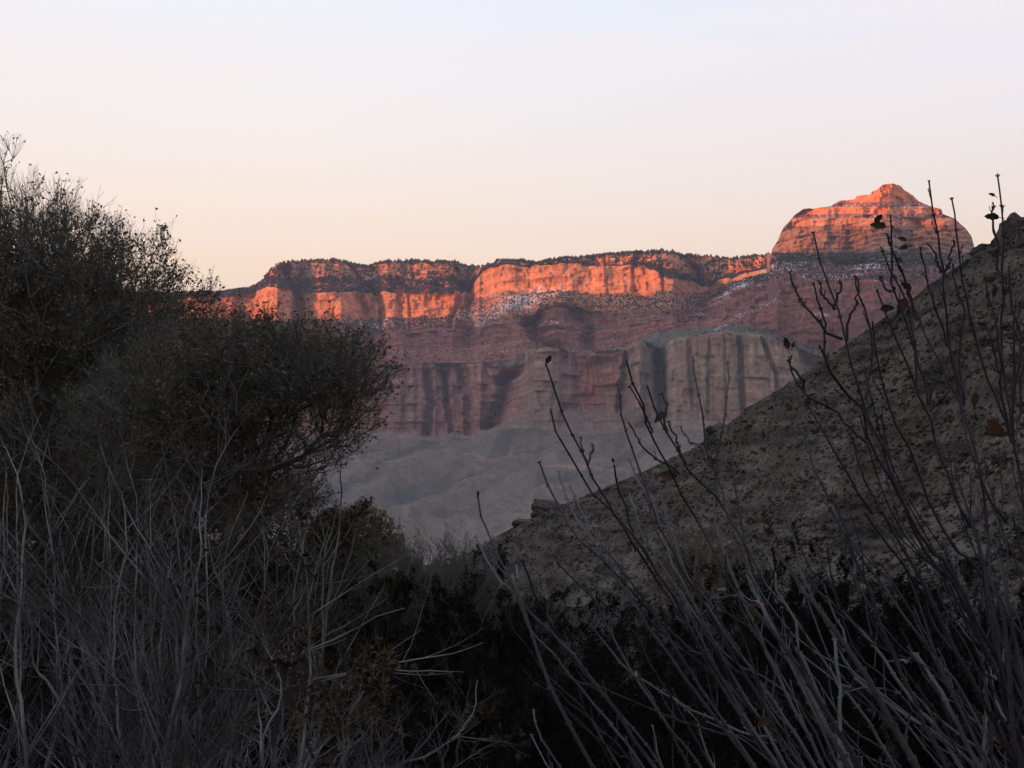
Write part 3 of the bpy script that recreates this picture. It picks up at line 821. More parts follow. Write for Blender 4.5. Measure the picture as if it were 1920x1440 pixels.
def skeleton(trunk, targets, g, w=0.45, sub=0.45):
    """connect every target to the growing tree by the cheapest joint. returns nodes, parents, order"""
    nodes = [tuple(p) for p in trunk]; par = [-1] + list(range(len(trunk) - 1))
    ln = [0.0]
    for i in range(1, len(trunk)): ln.append(ln[-1] + float(np.linalg.norm(np.array(trunk[i]) - np.array(trunk[i - 1]))))
    A = np.zeros((len(trunk) + len(targets) * 14, 3)); LN = np.zeros(len(A)); A[:len(nodes)] = nodes; LN[:len(nodes)] = ln
    n = len(nodes); ends = []
    start = np.array(trunk[-1])
    order = np.argsort(np.linalg.norm(targets - start, axis=1) + g.normal(0, 0.3, len(targets)))
    for t in targets[order]:
        dv = t - A[:n]; dd = np.sqrt((dv * dv).sum(1))
        cost = dd + w * LN[:n] + np.where(dv[:, 2] < 0, -dv[:, 2] * 0.5, 0)
        cost[:max(1, len(trunk) // 2)] += 100
        j = int(np.argmin(cost)); L_ = dd[j]
        m = max(1, min(13, int(L_ / sub)))
        prev = j; base = A[j].copy()
        for k in range(1, m + 1):
            f = k / m
            p = base * (1 - f) + t * f + (g.normal(0, 0.05 * L_, 3) if k < m else 0) - np.array([0, 0, 0.10 * L_ * math.sin(math.pi * f)])
            A[n] = p; LN[n] = LN[prev] + np.linalg.norm(p - A[prev]); par.append(prev); prev = n; n += 1
        ends.append(prev)
    par = np.array(par); cnt = np.zeros(n)
    for e in ends: cnt[e] += 1
    for i in range(n - 1, 0, -1): cnt[par[i]] += cnt[i]
    return A[:n], par, cnt, np.array(ends)

def ellipsoid_points(ells, n, g, shell=0.45):
    """ells: (px, py, rx, ry, distance, half depth in m) -> points spread through the volume, more near the skin"""
    vol = np.array([e[2] * e[3] * e[5] for e in ells], float); cnt = np.maximum(3, (n * vol / vol.sum()).astype(int))
    out = []
    for e, c in zip(ells, cnt):
        d = unit(g.normal(0, 1, (c, 3))); r = g.uniform(0, 1, c) ** shell
        r = r * (1 + 0.75 * fbm(d[:, 0] * 2.3 + e[0], d[:, 1] * 2.3 + d[:, 2] * 1.7 + e[1], 3, 71))
        d = d * r[:, None]
        out.append(at(e[0] + d[:, 0] * e[2], e[1] + d[:, 1] * e[3], e[4] + d[:, 2] * e[5]))
    return np.concatenate(out)

def build_tree(name, label, cat, base, trunk_px, ells, ntar, wood, leafm, tipr=0.006, spray=9, sp_len=0.5, leaf=0.05, nleaf=3, seed=1,
               group=None, limb_r=0.05, sub=0.45, up=0.25, expo=0.45, leafprob=0.8, subs=3):
    g = np.random.default_rng(seed)
    root = empty(name, base, label, cat, group)
    b = np.array(base, float)
    trunk = smooth_path([at(*p) if not hasattr(p, 'shape') else p for p in trunk_px], 10, 0.02, g)
    trunk[0] = b
    T = ellipsoid_points(ells, ntar, g)
    A, par, cnt, ends = skeleton([tuple(p) for p in trunk], T, g, sub=sub)
    A = A - b
    R = tipr * np.maximum(cnt, 1) ** expo
    i = np.arange(1, len(A)); pj = par[i]
    # three point segments so that joints stay closed
    P = np.stack([A[pj], (A[pj] + A[i]) / 2 + 0, A[i]], 1)
    ra = np.minimum(R[pj], R[i] * 1.7); RR = np.stack([ra, (ra + R[i]) / 2, R[i]], 1)
    tr = i < len(trunk)
    big = (R[i] > limb_r) & ~tr
    V, Fc = tubes(P[tr], RR[tr] * 1.05, 8); mesh('trunk', V, Fc, wood, root, smooth=True)
    # limbs: one part per limb leaving the trunk
    lid = np.full(len(A), -1)
    for k in range(len(trunk), len(A)):
        lid[k] = k if par[k] < len(trunk) else lid[par[k]]
    for l in np.unique(lid[i[big]]):
        mm = big & (lid[i] == l)
        if mm.sum() < 2: continue
        V, Fc = tubes(P[mm], RR[mm], 6); mesh('limb', V, Fc, wood, root, smooth=True)
    sm = ~big & ~tr
    parts = [tubes(P[sm], RR[sm], 4)]
    # twig sprays
    nodes = i[(cnt[i] <= 3) & ~tr]
    src = np.repeat(nodes, spray)
    out = unit(A[src] - A[par[src]])
    D = unit(out * 0.9 + g.normal(0, 0.55, (len(src), 3)) + np.array([0, 0, up]))
    L_ = sp_len * g.uniform(0.4, 1.2, len(src))
    p1, r1 = grow(A[src], D, L_, np.full(len(src), tipr * 0.75), 5, 0.10, up * 0.25, g, 0.45)
    parts.append(tubes(p1, r1, 3))
    s0, d0, l0, q0 = sprout(p1, r1, subs, (0.35, 0.8), 0.5, L_, g, 0.2, 0.9, 0.8)
    p2, r2 = grow(s0, d0, l0, np.maximum(q0, tipr * 0.35), 3, 0.10, up * 0.3, g, 0.5)
    parts.append(tubes(p2, r2, 3))
    V, Fc = join(parts)
    cr = mesh('crown', V, Fc, wood, root)
    if nleaf:
        cand = np.concatenate([p1[:, 2:].reshape(-1, 3), p2[:, 1:].reshape(-1, 3)])
        cl = fbm(cand[:, 0] * 0.9 + 50, cand[:, 2] * 0.9 + cand[:, 1] * 0.5, 3, seed + 70)
        pr = leafprob * np.clip(0.55 + cl * 2.2, 0.08, 1)
        cand = cand[g.random(len(cand)) < pr]
        if nleaf < 1: cand = cand[g.random(len(cand)) < nleaf]
        V, Fc = leaf_mesh(cand, leaf, g)
        mesh('foliage', V, Fc, leafm, cr)
    return root

def ground_pt(px, d):
    p = at(px, 1020, d); return np.array([p[0], p[1], float(ground_z(p[0], p[1]))])

# the big cottonwood on the left, still holding small dry leaves
gb = ground_pt(90, 24)
build_tree('cottonwood_tree', 'tallest dense grey green tree filling the upper left side', 'tree', gb,
    [gb, at(100, 1150, 24), at(120, 980, 24), at(110, 820, 24.2)],
    [(10, 590, 205, 240, 24, 3.0), (60, 450, 110, 100, 24, 1.6), (80, 480, 130, 105, 24.3, 1.6), (190, 530, 110, 105, 24, 1.4), (170, 560, 130, 150, 23.6, 2.0), (200, 640, 190, 200, 23.5, 2.6), (300, 640, 100, 145, 23, 1.8), (362, 610, 55, 75, 23, 1.0), (60, 840, 250, 150, 23.5, 2.6), (-200, 560, 220, 250, 25, 3.5), (4, 310, 26, 44, 24, 0.4), (-20, 350, 60, 50, 24, 0.8), (-90, 460, 120, 150, 24, 2.5), (150, 960, 260, 110, 24, 2), (330, 900, 120, 110, 23, 1.5)],
    4500, M_grey, M_tleaf, tipr=0.0046, spray=6, sp_len=0.46, leaf=0.046, nleaf=1, seed=3, up=0.4, leafprob=0.65, expo=0.42, sub=0.6)
gb = ground_pt(-40, 29)
build_tree('dense_tree', 'dark dense tree standing behind the tallest tree at the left edge', 'tree', gb,
    [gb, at(-30, 1150, 29), at(0, 980, 29), at(20, 850, 29)],
    [(-10, 600, 215, 215, 29, 2.5), (120, 640, 160, 190, 29, 2.2), (80, 860, 300, 160, 29, 2.2), (300, 850, 150, 150, 29, 2), (200, 990, 300, 90, 29, 2), (470, 960, 120, 80, 29, 1.5)],
    2400, M_grey, M_tleaf, tipr=0.006, spray=6, sp_len=0.5, leaf=0.06, nleaf=1, seed=5, up=0.4, leafprob=0.8, expo=0.42, sub=0.7)
gb = ground_pt(360, 20)
build_tree('leaning_tree', 'wide leafy tree leaning right from the tallest tree, its drooping end against the cliffs', 'tree', gb,
    [gb, at(380, 1180, 20), at(430, 1010, 20), at(490, 890, 20)],
    [(440, 720, 180, 120, 20, 1.8), (590, 710, 125, 88, 19.5, 1.3), (660, 722, 72, 72, 19.5, 0.8), (330, 790, 190, 130, 20, 1.8), (590, 830, 85, 60, 19.5, 0.8), (640, 790, 60, 60, 19.5, .6), (450, 890, 130, 90, 20, 1.2), (540, 930, 80, 60, 20, 1)],
    2700, M_grey, M_tleaf, tipr=0.0038, spray=6, sp_len=0.38, leaf=0.038, nleaf=1, seed=8, up=0.3, leafprob=0.55, expo=0.42, sub=0.5)

# olive tree and bare bushes in the middle distance
gb = ground_pt(668, 34)
build_tree('olive_tree', 'rounded olive green tree beneath the drooping branches of the leaning tree', 'tree', gb,
    [gb, at(665, 1120, 34), at(662, 1060, 34)],
    [(668, 1030, 78, 72, 34, 1.3), (610, 1055, 70, 70, 34, 1.2), (715, 1065, 60, 62, 33.6, 1.1), (590, 1110, 90, 60, 34, 1.2), (660, 990, 60, 40, 34, 1.0)],
    620, M_grey, M_olive, tipr=0.006, spray=7, sp_len=0.30, leaf=0.055, nleaf=1, seed=12, up=0.3, leafprob=1.6)

def fan_bush(name, label, cat, base, h, nst, spread, wood, seed, group=None, leafm=None, leaf=0.03, leafn=0.0, r0=0.012, l1=7, l2=5, l3=0, angle=(0.3, 0.75), trop=0.06, wob=0.07, lean=(0, 0), minr=0.0016, f0=0.2):
    """bush of many shoots from one base; each main shoot is a part of its own"""
    g = np.random.default_rng(seed); root = empty(name, base, label, cat, group)
    a = g.uniform(0, 6.283, nst); e = g.uniform(0.05, spread, nst)
    D = np.stack([np.sin(e) * np.cos(a) + lean[0], np.sin(e) * np.sin(a) * 0.8 + lean[1], np.cos(e)], -1)
    P0 = np.stack([np.cos(a) * .12, np.sin(a) * .12, -0.05 + 0 * a], -1) * min(1, h / 2)
    L0 = h * g.uniform(0.7, 1.08, nst)
    p, r = grow(P0, D, L0, np.full(nst, r0) * g.uniform(0.6, 1.2, nst), 9, wob, trop, g, 0.22)
    for k in range(nst):
        V, Fc = tubes(p[k:k + 1], r[k:k + 1], 5); mesh('stem', V, Fc, wood, root, smooth=True)
    parts = []
    s1 = sprout(p, r, l1, angle, 0.42, L0, g, f0, 0.97)
    p1, r1 = grow(s1[0], s1[1], s1[2], np.maximum(s1[3], minr * 1.6), 6, wob, trop * 1.3, g, 0.3); parts.append(tubes(p1, r1, 4))
    s2 = sprout(p1, r1, l2, angle, 0.45, s1[2], g, 0.15, 0.97)
    p2, r2 = grow(s2[0], s2[1], s2[2], np.maximum(s2[3], minr), 5, wob, trop * 1.3, g, 0.4); parts.append(tubes(p2, r2, 3))
    last = p2
    if l3:
        s3 = sprout(p2, r2, l3, angle, 0.5, s2[2], g, 0.15, 0.97)
        p3, r3 = grow(s3[0], s3[1], s3[2], np.maximum(s3[3], minr * 0.7), 4, wob, trop, g, 0.5); parts.append(tubes(p3, r3, 3)); last = p3
    V, Fc = join(parts); cr = mesh('crown', V, Fc, wood, root)
    if leafm is not None:
        cand = np.concatenate([last[:, 1:].reshape(-1, 3), p1[:, 2:].reshape(-1, 3)])
        cl = fbm(cand[:, 0] * 2.5 + 90, cand[:, 2] * 2.5 + cand[:, 1], 2, seed + 5)
        cand = cand[g.random(len(cand)) < leafn * np.clip(0.5 + cl * 3, 0, 1)]
        if leafn > 2: cand = np.concatenate([cand, cand + g.normal(0, 0.02, cand.shape)])
        V, Fc = leaf_mesh(cand, leaf, g); mesh('foliage', V, Fc, leafm, cr)
    return root

def copy_tree(o, loc, rz, label, sc=1.0):
    c = o.copy(); COL.objects.link(c); c.location = tuple(float(v) for v in loc); c.rotation_euler = (0, 0, rz); c.scale = (sc, sc, sc)
    c['label'] = label
    for ch in o.children:
        d = ch.copy(); COL.objects.link(d); d.parent = c
        for gc in ch.children:
            e = gc.copy(); COL.objects.link(e); e.parent = d
    return c

# leafless bushes along the far edge of the thicket
for k, (px, d, ytop, lab) in enumerate((
    (800, 30, 962, 'leafless grey bush with the highest twigs right of the olive tree'),
    (735, 29, 985, 'leafless dark bush touching the right edge of the olive tree'),
    (862, 31, 978, 'leafless grey bush at the foot of the hillside ridge'),
    (958, 26, 1030, 'low leafless bush where the foot of the hillside meets the thicket'),
    (830, 25, 1005, 'broad leafless bush in front of the one with the highest twigs'),
    (905, 27, 1010, 'low leafless bush behind the lone bare shoots in the centre'))):
    b_ = ground_pt(px, d); top = at(px, ytop, d)[2]
    fan_bush('bare_bush', lab, 'bush', b_, (top - b_[2]) * 0.86, 16, 0.5, M_grey, 40 + k, 'leafless bushes behind the thicket', r0=0.018, l1=12, l2=9, l3=4, minr=0.0036, trop=0.09, f0=0.35)

# black thicket across the middle: evergreen brush in deep shade
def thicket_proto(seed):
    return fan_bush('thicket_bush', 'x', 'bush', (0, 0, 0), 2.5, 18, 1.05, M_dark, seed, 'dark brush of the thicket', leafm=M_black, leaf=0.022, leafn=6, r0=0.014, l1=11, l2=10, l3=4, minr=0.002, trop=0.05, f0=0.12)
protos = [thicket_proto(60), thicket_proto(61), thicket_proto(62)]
TH = [  # px, distance, top y, label
    (560, 20, 1150, 'black brush below the olive tree, leftmost of the thicket'),
    (680, 19, 1135, 'black brush under the right edge of the olive tree'),
    (770, 18, 1072, 'tall black brush below the highest leafless bush'),
    (860, 17, 1058, 'black brush left of the tip of the lone bare shoots'),
    (950, 18, 1052, 'black brush directly behind the lone bare shoots'),
    (1030, 15, 1120, 'low black brush where the thicket dips before the hillside'),
    (1130, 14, 1175, 'lowest black brush below the grey slope, right of the dip'),
    (1230, 15, 1150, 'black brush in front of the tan bush, left side'),
    (1330, 17, 1100, 'black brush in front of the tan bush, right side'),
    (1420, 19, 1035, 'tall black brush right of the tan bush'),
    (1510, 20, 1012, 'tallest black brush at the foot of the slope behind the bare stems'),
    (1610, 19, 1030, 'black brush right of the tallest one behind the bare stems'),
    (1720, 18, 1060, 'black brush behind the thick right hand stems'),
    (1840, 17, 1080, 'black brush at the right edge behind the darkest stem'),
    (1950, 16, 1090, 'black brush cut off by the right edge of the picture'),
    (80, 15, 1120, 'black brush in the shade beneath the tallest tree'),
    (230, 14, 1130, 'black brush between the pale shrubs on the left'),
    (400, 15, 1120, 'black brush behind the pale middle shrub on the left'),
    (640, 11, 1260, 'near black brush under the rusty leaved branches'),
    (800, 10.5, 1230, 'near black brush at the bottom centre left'),
    (930, 10, 1215, 'near black brush at the bottom centre'),
    (1080, 10, 1240, 'near black brush under the long arching shoots'),
    (1230, 10, 1250, 'near black brush below the lowest dip of the thicket'),
    (1390, 10.5, 1210, 'near black brush at the bottom under the pale stems'),
    (1550, 10, 1220, 'near black brush between the pale stems at the bottom right'),
    (1720, 10, 1200, 'near black brush under the thick right hand stems'),
    (1890, 10, 1190, 'near black brush in the bottom right corner'),
    (350, 11, 1250, 'near black brush at the foot of the pale left shrubs'),
    (160, 11, 1260, 'near black brush in the bottom left corner'),
    (-10, 12, 1200, 'black brush cut off by the left edge of the picture'),
    (500, 11.5, 1230, 'near black brush between the two pale shrubs left of centre')]
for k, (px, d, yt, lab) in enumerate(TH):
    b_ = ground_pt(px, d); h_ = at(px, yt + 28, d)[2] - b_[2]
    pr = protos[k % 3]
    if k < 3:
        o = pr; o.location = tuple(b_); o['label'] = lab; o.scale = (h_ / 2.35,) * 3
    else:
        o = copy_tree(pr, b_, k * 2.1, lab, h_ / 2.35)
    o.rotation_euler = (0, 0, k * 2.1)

brush = fan_bush('brush_bush', 'x', 'bush', (0, 0, 0), 2.5, 22, 0.95, M_dark, 66, 'grey olive brush behind the pale shrubs', leafm=M_brush, leaf=0.03, leafn=4, r0=0.014, l1=12, l2=10, l3=5, minr=0.0017, trop=0.06, f0=0.12)
BR = [(-30, 17.5, 965, 'grey olive brush at the left edge beneath the two tall trees'), (90, 18.5, 975, 'grey olive brush below the trunk of the tallest tree'), (200, 17, 985, 'grey olive brush behind the shrub with many curved shoots'),
      (300, 18, 960, 'grey olive brush behind the pale shrub with the dark upright trunk'), (400, 17.5, 955, 'grey olive brush beneath the trunk of the leaning tree'), (490, 18.5, 1000, 'grey olive brush left of the olive tree, under the drooping branches'),
      (560, 17, 1100, 'grey olive brush overlapping the left foot of the olive tree'), (150, 13, 1075, 'nearer grey olive brush in the gap between the two left pale shrubs'), (430, 13, 1060, 'nearer grey olive brush behind the long arching branches'), (30, 13, 1060, 'nearer grey olive brush at the left edge')]
for k, (px, d, yt, lab) in enumerate(BR):
    b_ = ground_pt(px, d); h_ = at(px, yt, d)[2] - b_[2]
    if k == 0:
        o = brush; o.location = tuple(b_); o['label'] = lab; o.scale = (h_ / 2.35,) * 3
    else:
        o = copy_tree(brush, b_, 0, lab, h_ / 2.35)
    o.rotation_euler = (0, 0, 1.0 + k * 1.7)

# tan mound of a bush on the lower slope
gb = ground_pt(1310, 62)
build_tree('tan_bush', 'rounded tan leafless bush glowing pale at the foot of the hillside', 'bush', gb,
    [gb, at(1310, 1150, 62), at(1312, 1110, 62)],
    [(1310, 1060, 80, 72, 62, 1.6), (1262, 1080, 50, 55, 62, 1.2), (1370, 1085, 50, 50, 62, 1.2)],
    330, M_tan, M_tan, tipr=0.008, spray=8, sp_len=0.45, leaf=0.05, nleaf=1, seed=33, up=0.5, leafprob=1.5)


# ---------------------------------------------------------------- pale leafless shrubs, left foreground
def traced(pxs, dt, db, n, jit, w0, w1, base=None, g=rng):
    """a traced shoot: tip first in pxs; returns world path (base first) and radii. w in pixels of the 1920 frame"""
    pts = np.array(pxs, float)
    m = len(pts); f = np.linspace(0, 1, m)
    dd = dt * (1 - f) + db * f
    W = at(pts[:, 0], pts[:, 1], dd)
    ww = w0 * (1 - f) + w1 * f
    if base is not None:
        b = np.array(base, float); e = W[-1]; tg = W[-1] - W[-2]; tg = tg / np.linalg.norm(tg)
        dist = np.linalg.norm(b - e)
        mid = (e + tg * dist * 0.45) * 0.5 + (e + (b - e) * 0.5) * 0.5
        W = np.concatenate([W, [mid, b]]); n = n + 6
        ww = np.concatenate([ww, [w1 * 1.25, w1 * 1.5]])
    P = smooth_path(W, n, 0, g)
    P[1:-1] += g.normal(0, jit, (n - 2, 3))
    kn = g.normal(0, 1, (max(4, n // 4), 3)) * jit * 4.5
    tt = np.linspace(0, 1, n); kw = np.sin(math.pi * tt) ** 0.5
    for c in range(3): P[:, c] += np.interp(tt, np.linspace(0, 1, len(kn)), kn[:, c]) * kw
    R = np.interp(np.linspace(0, 1, n), np.linspace(0, 1, len(ww)), ww) * dd.mean() / F / 2
    return P[::-1].copy(), R[::-1].copy()

def finish_shrub(root, paths, wood, g, l1=6, l2=4, l3=2, len1=0.33, ang=(0.45, 1.0), trop=0.07, wob=0.06, minr=0.0009, leafm=None, leafn=0.0, leaf=0.03, f0=0.2, sides=6, l1r=0.55):
    b = np.array(root.location)
    for P, R in paths:
        V, Fc = tubes((P - b)[None], R[None], sides); mesh('stem', V, Fc, wood, root, smooth=True)
    K = 14
    PP = np.stack([np.stack([np.interp(np.linspace(0, 1, K), np.linspace(0, 1, len(P)), P[:, c]) for c in range(3)], -1) for P, R in paths]) - b
    RR = np.stack([np.interp(np.linspace(0, 1, K), np.linspace(0, 1, len(R)), R) for P, R in paths])
    LL = np.linalg.norm(np.diff(PP, axis=1), axis=2).sum(1)
    parts = []
    s1 = sprout(PP, RR, l1, ang, len1, LL, g, f0, 0.97, l1r)
    p1, r1 = grow(s1[0], s1[1], s1[2], np.maximum(s1[3], minr * 1.5), 7, wob, trop * 0.45, g, 0.25)
    V, Fc = tubes(p1, r1, 5); cr = mesh('crown', V, Fc, wood, root, smooth=True)
    last = p1
    if l2:
        s2 = sprout(p1, r1, l2, ang, 0.5, s1[2], g, 0.12, 0.95, 0.7)
        p2, r2 = grow(s2[0], s2[1], s2[2], np.maximum(s2[3], minr), 6, wob, trop, g, 0.45); parts.append(tubes(p2, r2, 4)); last = p2
    if l3:
        s3 = sprout(p2, r2, l3, ang, 0.5, s2[2], g, 0.15, 0.95, 0.8)
        p3, r3 = grow(s3[0], s3[1], s3[2], np.maximum(s3[3], minr * 0.75), 4, wob, trop, g, 0.5); parts.append(tubes(p3, r3, 3)); last = p3
    V, Fc = join(parts); mesh('twig_spray', V, Fc, M_twig, cr)
    if leafm is not None and leafn:
        c = last[:, 1:].reshape(-1, 3); cl = fbm(c[:, 0] * 2.2 + 31, c[:, 2] * 2.2 + c[:, 1], 2, 77)
        c = c[g.random(len(c)) < leafn * np.clip(cl * 5, 0, 1)]
        V, Fc = leaf_mesh(c, leaf, g); mesh('foliage', V, Fc, leafm, cr)

def pale_shrub(label, bx, d, lines, nproc, top, spread, seed, leafn=0.0, w=12, cx=None, l=(10, 6, 4), wood=None, lean=0.0):
    g = np.random.default_rng(seed); base = ground_pt(bx, d)
    root = empty('pale_shrub', base, label, 'shrub', 'pale leafless shrubs in the left foreground')
    paths = []
    for ln in lines:
        paths.append(traced(ln, d + g.normal(0, 0.25), d, 26, 0.0026, 1.5, w * 0.8 * g.uniform(0.8, 1.15), base + g.normal(0, .06, 3) * [1, 1, 0], g))
    for k in range((nproc + 1) * 2 // 3):
        tx = bx + g.uniform(-1, 1) * spread + lean; ty = top + g.uniform(0, 230)
        dt = d + g.uniform(-0.7, 0.7)
        my = ty + (1700 - ty) * 0.45; mx = bx + (tx - bx) * 0.72
        paths.append(traced([(tx, ty), (tx - (tx - bx) * 0.30 + g.normal(0, 12), ty + 140), (mx, my)], dt, d, 24, 0.004, 1.5, g.uniform(4, 7), base + g.normal(0, .06, 3) * [1, 1, 0], g))
    finish_shrub(root, paths, wood or M_pale, g, *l, leafm=M_rust if leafn else None, leafn=leafn, leaf=0.026)
    return root

pale_shrub('pale shrub with a dark upright trunk forking low, left of centre of the left foreground', 339, 6.0,
    [[(300, 820), (318, 930), (328, 994), (339, 1069), (345, 1144), (341, 1275), (345, 1440)],
     [(500, 930), (460, 1000), (428, 1045), (390, 1085), (352, 1140), (343, 1220)],
     [(60, 830), (110, 880), (170, 960), (215, 1020), (284, 1090), (335, 1160), (342, 1250)],
     [(210, 900), (250, 980), (300, 1060), (340, 1150), (344, 1290)],
     [(110, 1190), (180, 1240), (230, 1285), (300, 1340), (335, 1390)],
     [(380, 880), (372, 960), (372, 1050), (350, 1150)]], 5, 780, 200, 101)
pale_shrub('pale shrub with many curved shoots near the left edge', 150, 6.6,
    [[(75, 880), (90, 960), (108, 1060), (125, 1140), (150, 1185), (185, 1280), (200, 1440)],
     [(190, 870), (178, 960), (170, 1030), (160, 1090), (130, 1145), (150, 1200)],
     [(0, 980), (60, 1040), (130, 1130), (190, 1190), (230, 1290), (290, 1440)],
     [(-20, 1100), (55, 1150), (62, 1245), (100, 1300), (170, 1400), (200, 1480)],
     [(10, 850), (60, 990), (110, 1060)]], 7, 760, 230, 102)
pale_shrub('pale shrub sending long arching branches right into the dark', 440, 6.2,
    [[(340, 900), (385, 980), (400, 1050), (420, 1120), (430, 1180), (425, 1240), (415, 1330), (400, 1440)],
     [(760, 1140), (712, 1155), (640, 1190), (577, 1215), (500, 1235), (455, 1275), (420, 1340)],
     [(905, 1205), (850, 1225), (760, 1240), (660, 1262), (560, 1285), (480, 1320), (420, 1380)],
     [(870, 1260), (790, 1262), (700, 1262), (600, 1285), (500, 1320), (430, 1390)],
     [(470, 960), (500, 1040), (480, 1150), (470, 1250), (440, 1360)],
     [(640, 980), (600, 1060), (540, 1150), (490, 1240), (450, 1330)],
     [(760, 1040), (690, 1080), (620, 1130), (540, 1190), (480, 1270)]], 4, 860, 170, 103, leafn=0.35)
pale_shrub('pale shrub with forked upright stems and rusty leaf tufts, low in the middle', 600, 5.6,
    [[(560, 990), (575, 1080), (579, 1200), (579, 1290), (567, 1390)],
     [(480, 1240), (484, 1310), (492, 1370), (500, 1440)],
     [(740, 1220), (700, 1270), (655, 1330), (648, 1400)],
     [(640, 1280), (645, 1330), (600, 1400), (570, 1440)],
     [(725, 1280), (727, 1330), (700, 1360), (655, 1410), (620, 1450)],
     [(648, 1290), (642, 1360), (640, 1440)],
     [(895, 1275), (890, 1330), (860, 1380), (800, 1420), (740, 1450)],
     [(845, 1330), (810, 1370), (790, 1400), (740, 1450)]], 3, 1080, 150, 104, leafn=0.9, l=(8, 5, 4))
pale_shrub('slender pale shrub behind the others, between the leaning tree and the left edge', 250, 9.0, [], 8, 720, 260, 105, w=8)
pale_shrub('slender pale shrub behind the others, under the leaning tree', 520, 9.5, [], 7, 840, 120, 106, w=8)
pale_shrub('pale shrub cut off by the left edge of the picture', -60, 7.0, [], 8, 760, 240, 107)
pale_shrub('tangled low shrub full of rusty leaves right of the forked pale shrub', 740, 8.0, [], 9, 1170, 170, 108, leafn=1.3, l=(8, 6, 3), wood=M_grey, lean=20)

# ---------------------------------------------------------------- bare shoots, right foreground
def nodes_mesh(P, R, g, step=0.055):
    """swollen joints with paired buds along a shoot"""
    sl = np.concatenate([[0], np.cumsum(np.linalg.norm(np.diff(P, axis=0), axis=1))]); T = sl[-1]
    t = np.arange(T - 0.004, T * 0.25, -step); t = t + g.normal(0, step * .12, len(t))
    t = np.clip(t, 0, T)
    C = np.stack([np.interp(t, sl, P[:, c]) for c in range(3)], -1); r = np.interp(t, sl, R)
    e = 0.002
    Q = np.stack([np.interp(np.clip(t - e, 0, T), sl, P[:, c]) for c in range(3)], -1)
    D = unit(C - Q + 1e-9)
    n = len(t)
    k = np.stack([C - D * r[:, None] * 1.6, C, C + D * r[:, None] * 1.6], 1)
    out = [tubes(k, np.stack([r * 0.97, r * 1.25, r * 0.95], 1), 6)]
    sd_ = unit(np.cross(D, g.normal(0, 1, (n, 3))))
    for sg in (-1, 1):
        a = C + sd_ * sg * r[:, None] * 0.8; b = a + (D * 1.0 + sd_ * sg * 0.75) * (0.0035 + r[:, None] * 0.5); 
        out.append(tubes(np.stack([a, (a + b) / 2, b], 1), np.stack([r * 0.5, r * 0.6 + .0006, r * 0.12], 1), 4))
    return out

def big_leaf(P, px_len, d, ang, curl, g, parent, mat_, fold=0.35):
    """one withered leaf about its stalk end P; ang = direction in the picture plane"""
    L_ = px_len * d / F; n = 9
    ax = np.array([math.cos(ang), 0.15 * g.normal(), math.sin(ang)]); ax = ax / np.linalg.norm(ax)
    w = np.cross(ax, np.array([0.2 * g.normal(), 1, 0.2 * g.normal()])); w /= np.linalg.norm(w); nn = np.cross(ax, w)
    t = np.linspace(0, 1, n)
    wd = 0.24 * L_ * np.sin(math.pi * np.clip(t, 0, 1) ** 0.8) ** 0.8 * (1 + 0.15 * np.sin(t * 17 + g.uniform(0, 6)))
    mid = ax[None] * (t * L_)[:, None] + nn[None] * (curl * L_ * t ** 2)[:, None] - np.array([0, 0, 0.12 * L_])[None] * (t ** 2)[:, None]
    rows = []
    for s_, kf in ((-1, 1), (-0.55, .5), (0, 0), (0.55, .5), (1, 1)):
        rows.append(mid + w[None] * (wd * s_)[:, None] + nn[None] * (wd * abs(s_) * fold + 0.0015 * np.sin(t * 20 + s_ * 3))[:, None])
    V = np.stack(rows, 1)
    st = mid[0] - ax * L_ * 0.35
    V1, F1 = V.reshape(-1, 3), grid_faces(n, 5)
    V2, F2 = tubes(np.stack([st, mid[0] - ax * L_ * .1 + nn * L_ * .04, mid[0]])[None], np.full((1, 3), 0.0006), 4)
    V, Fc = join([(V1, F1), (V2, F2)])
    o = mesh('leaf', V + P, Fc, mat_, parent, smooth=True)
    return o

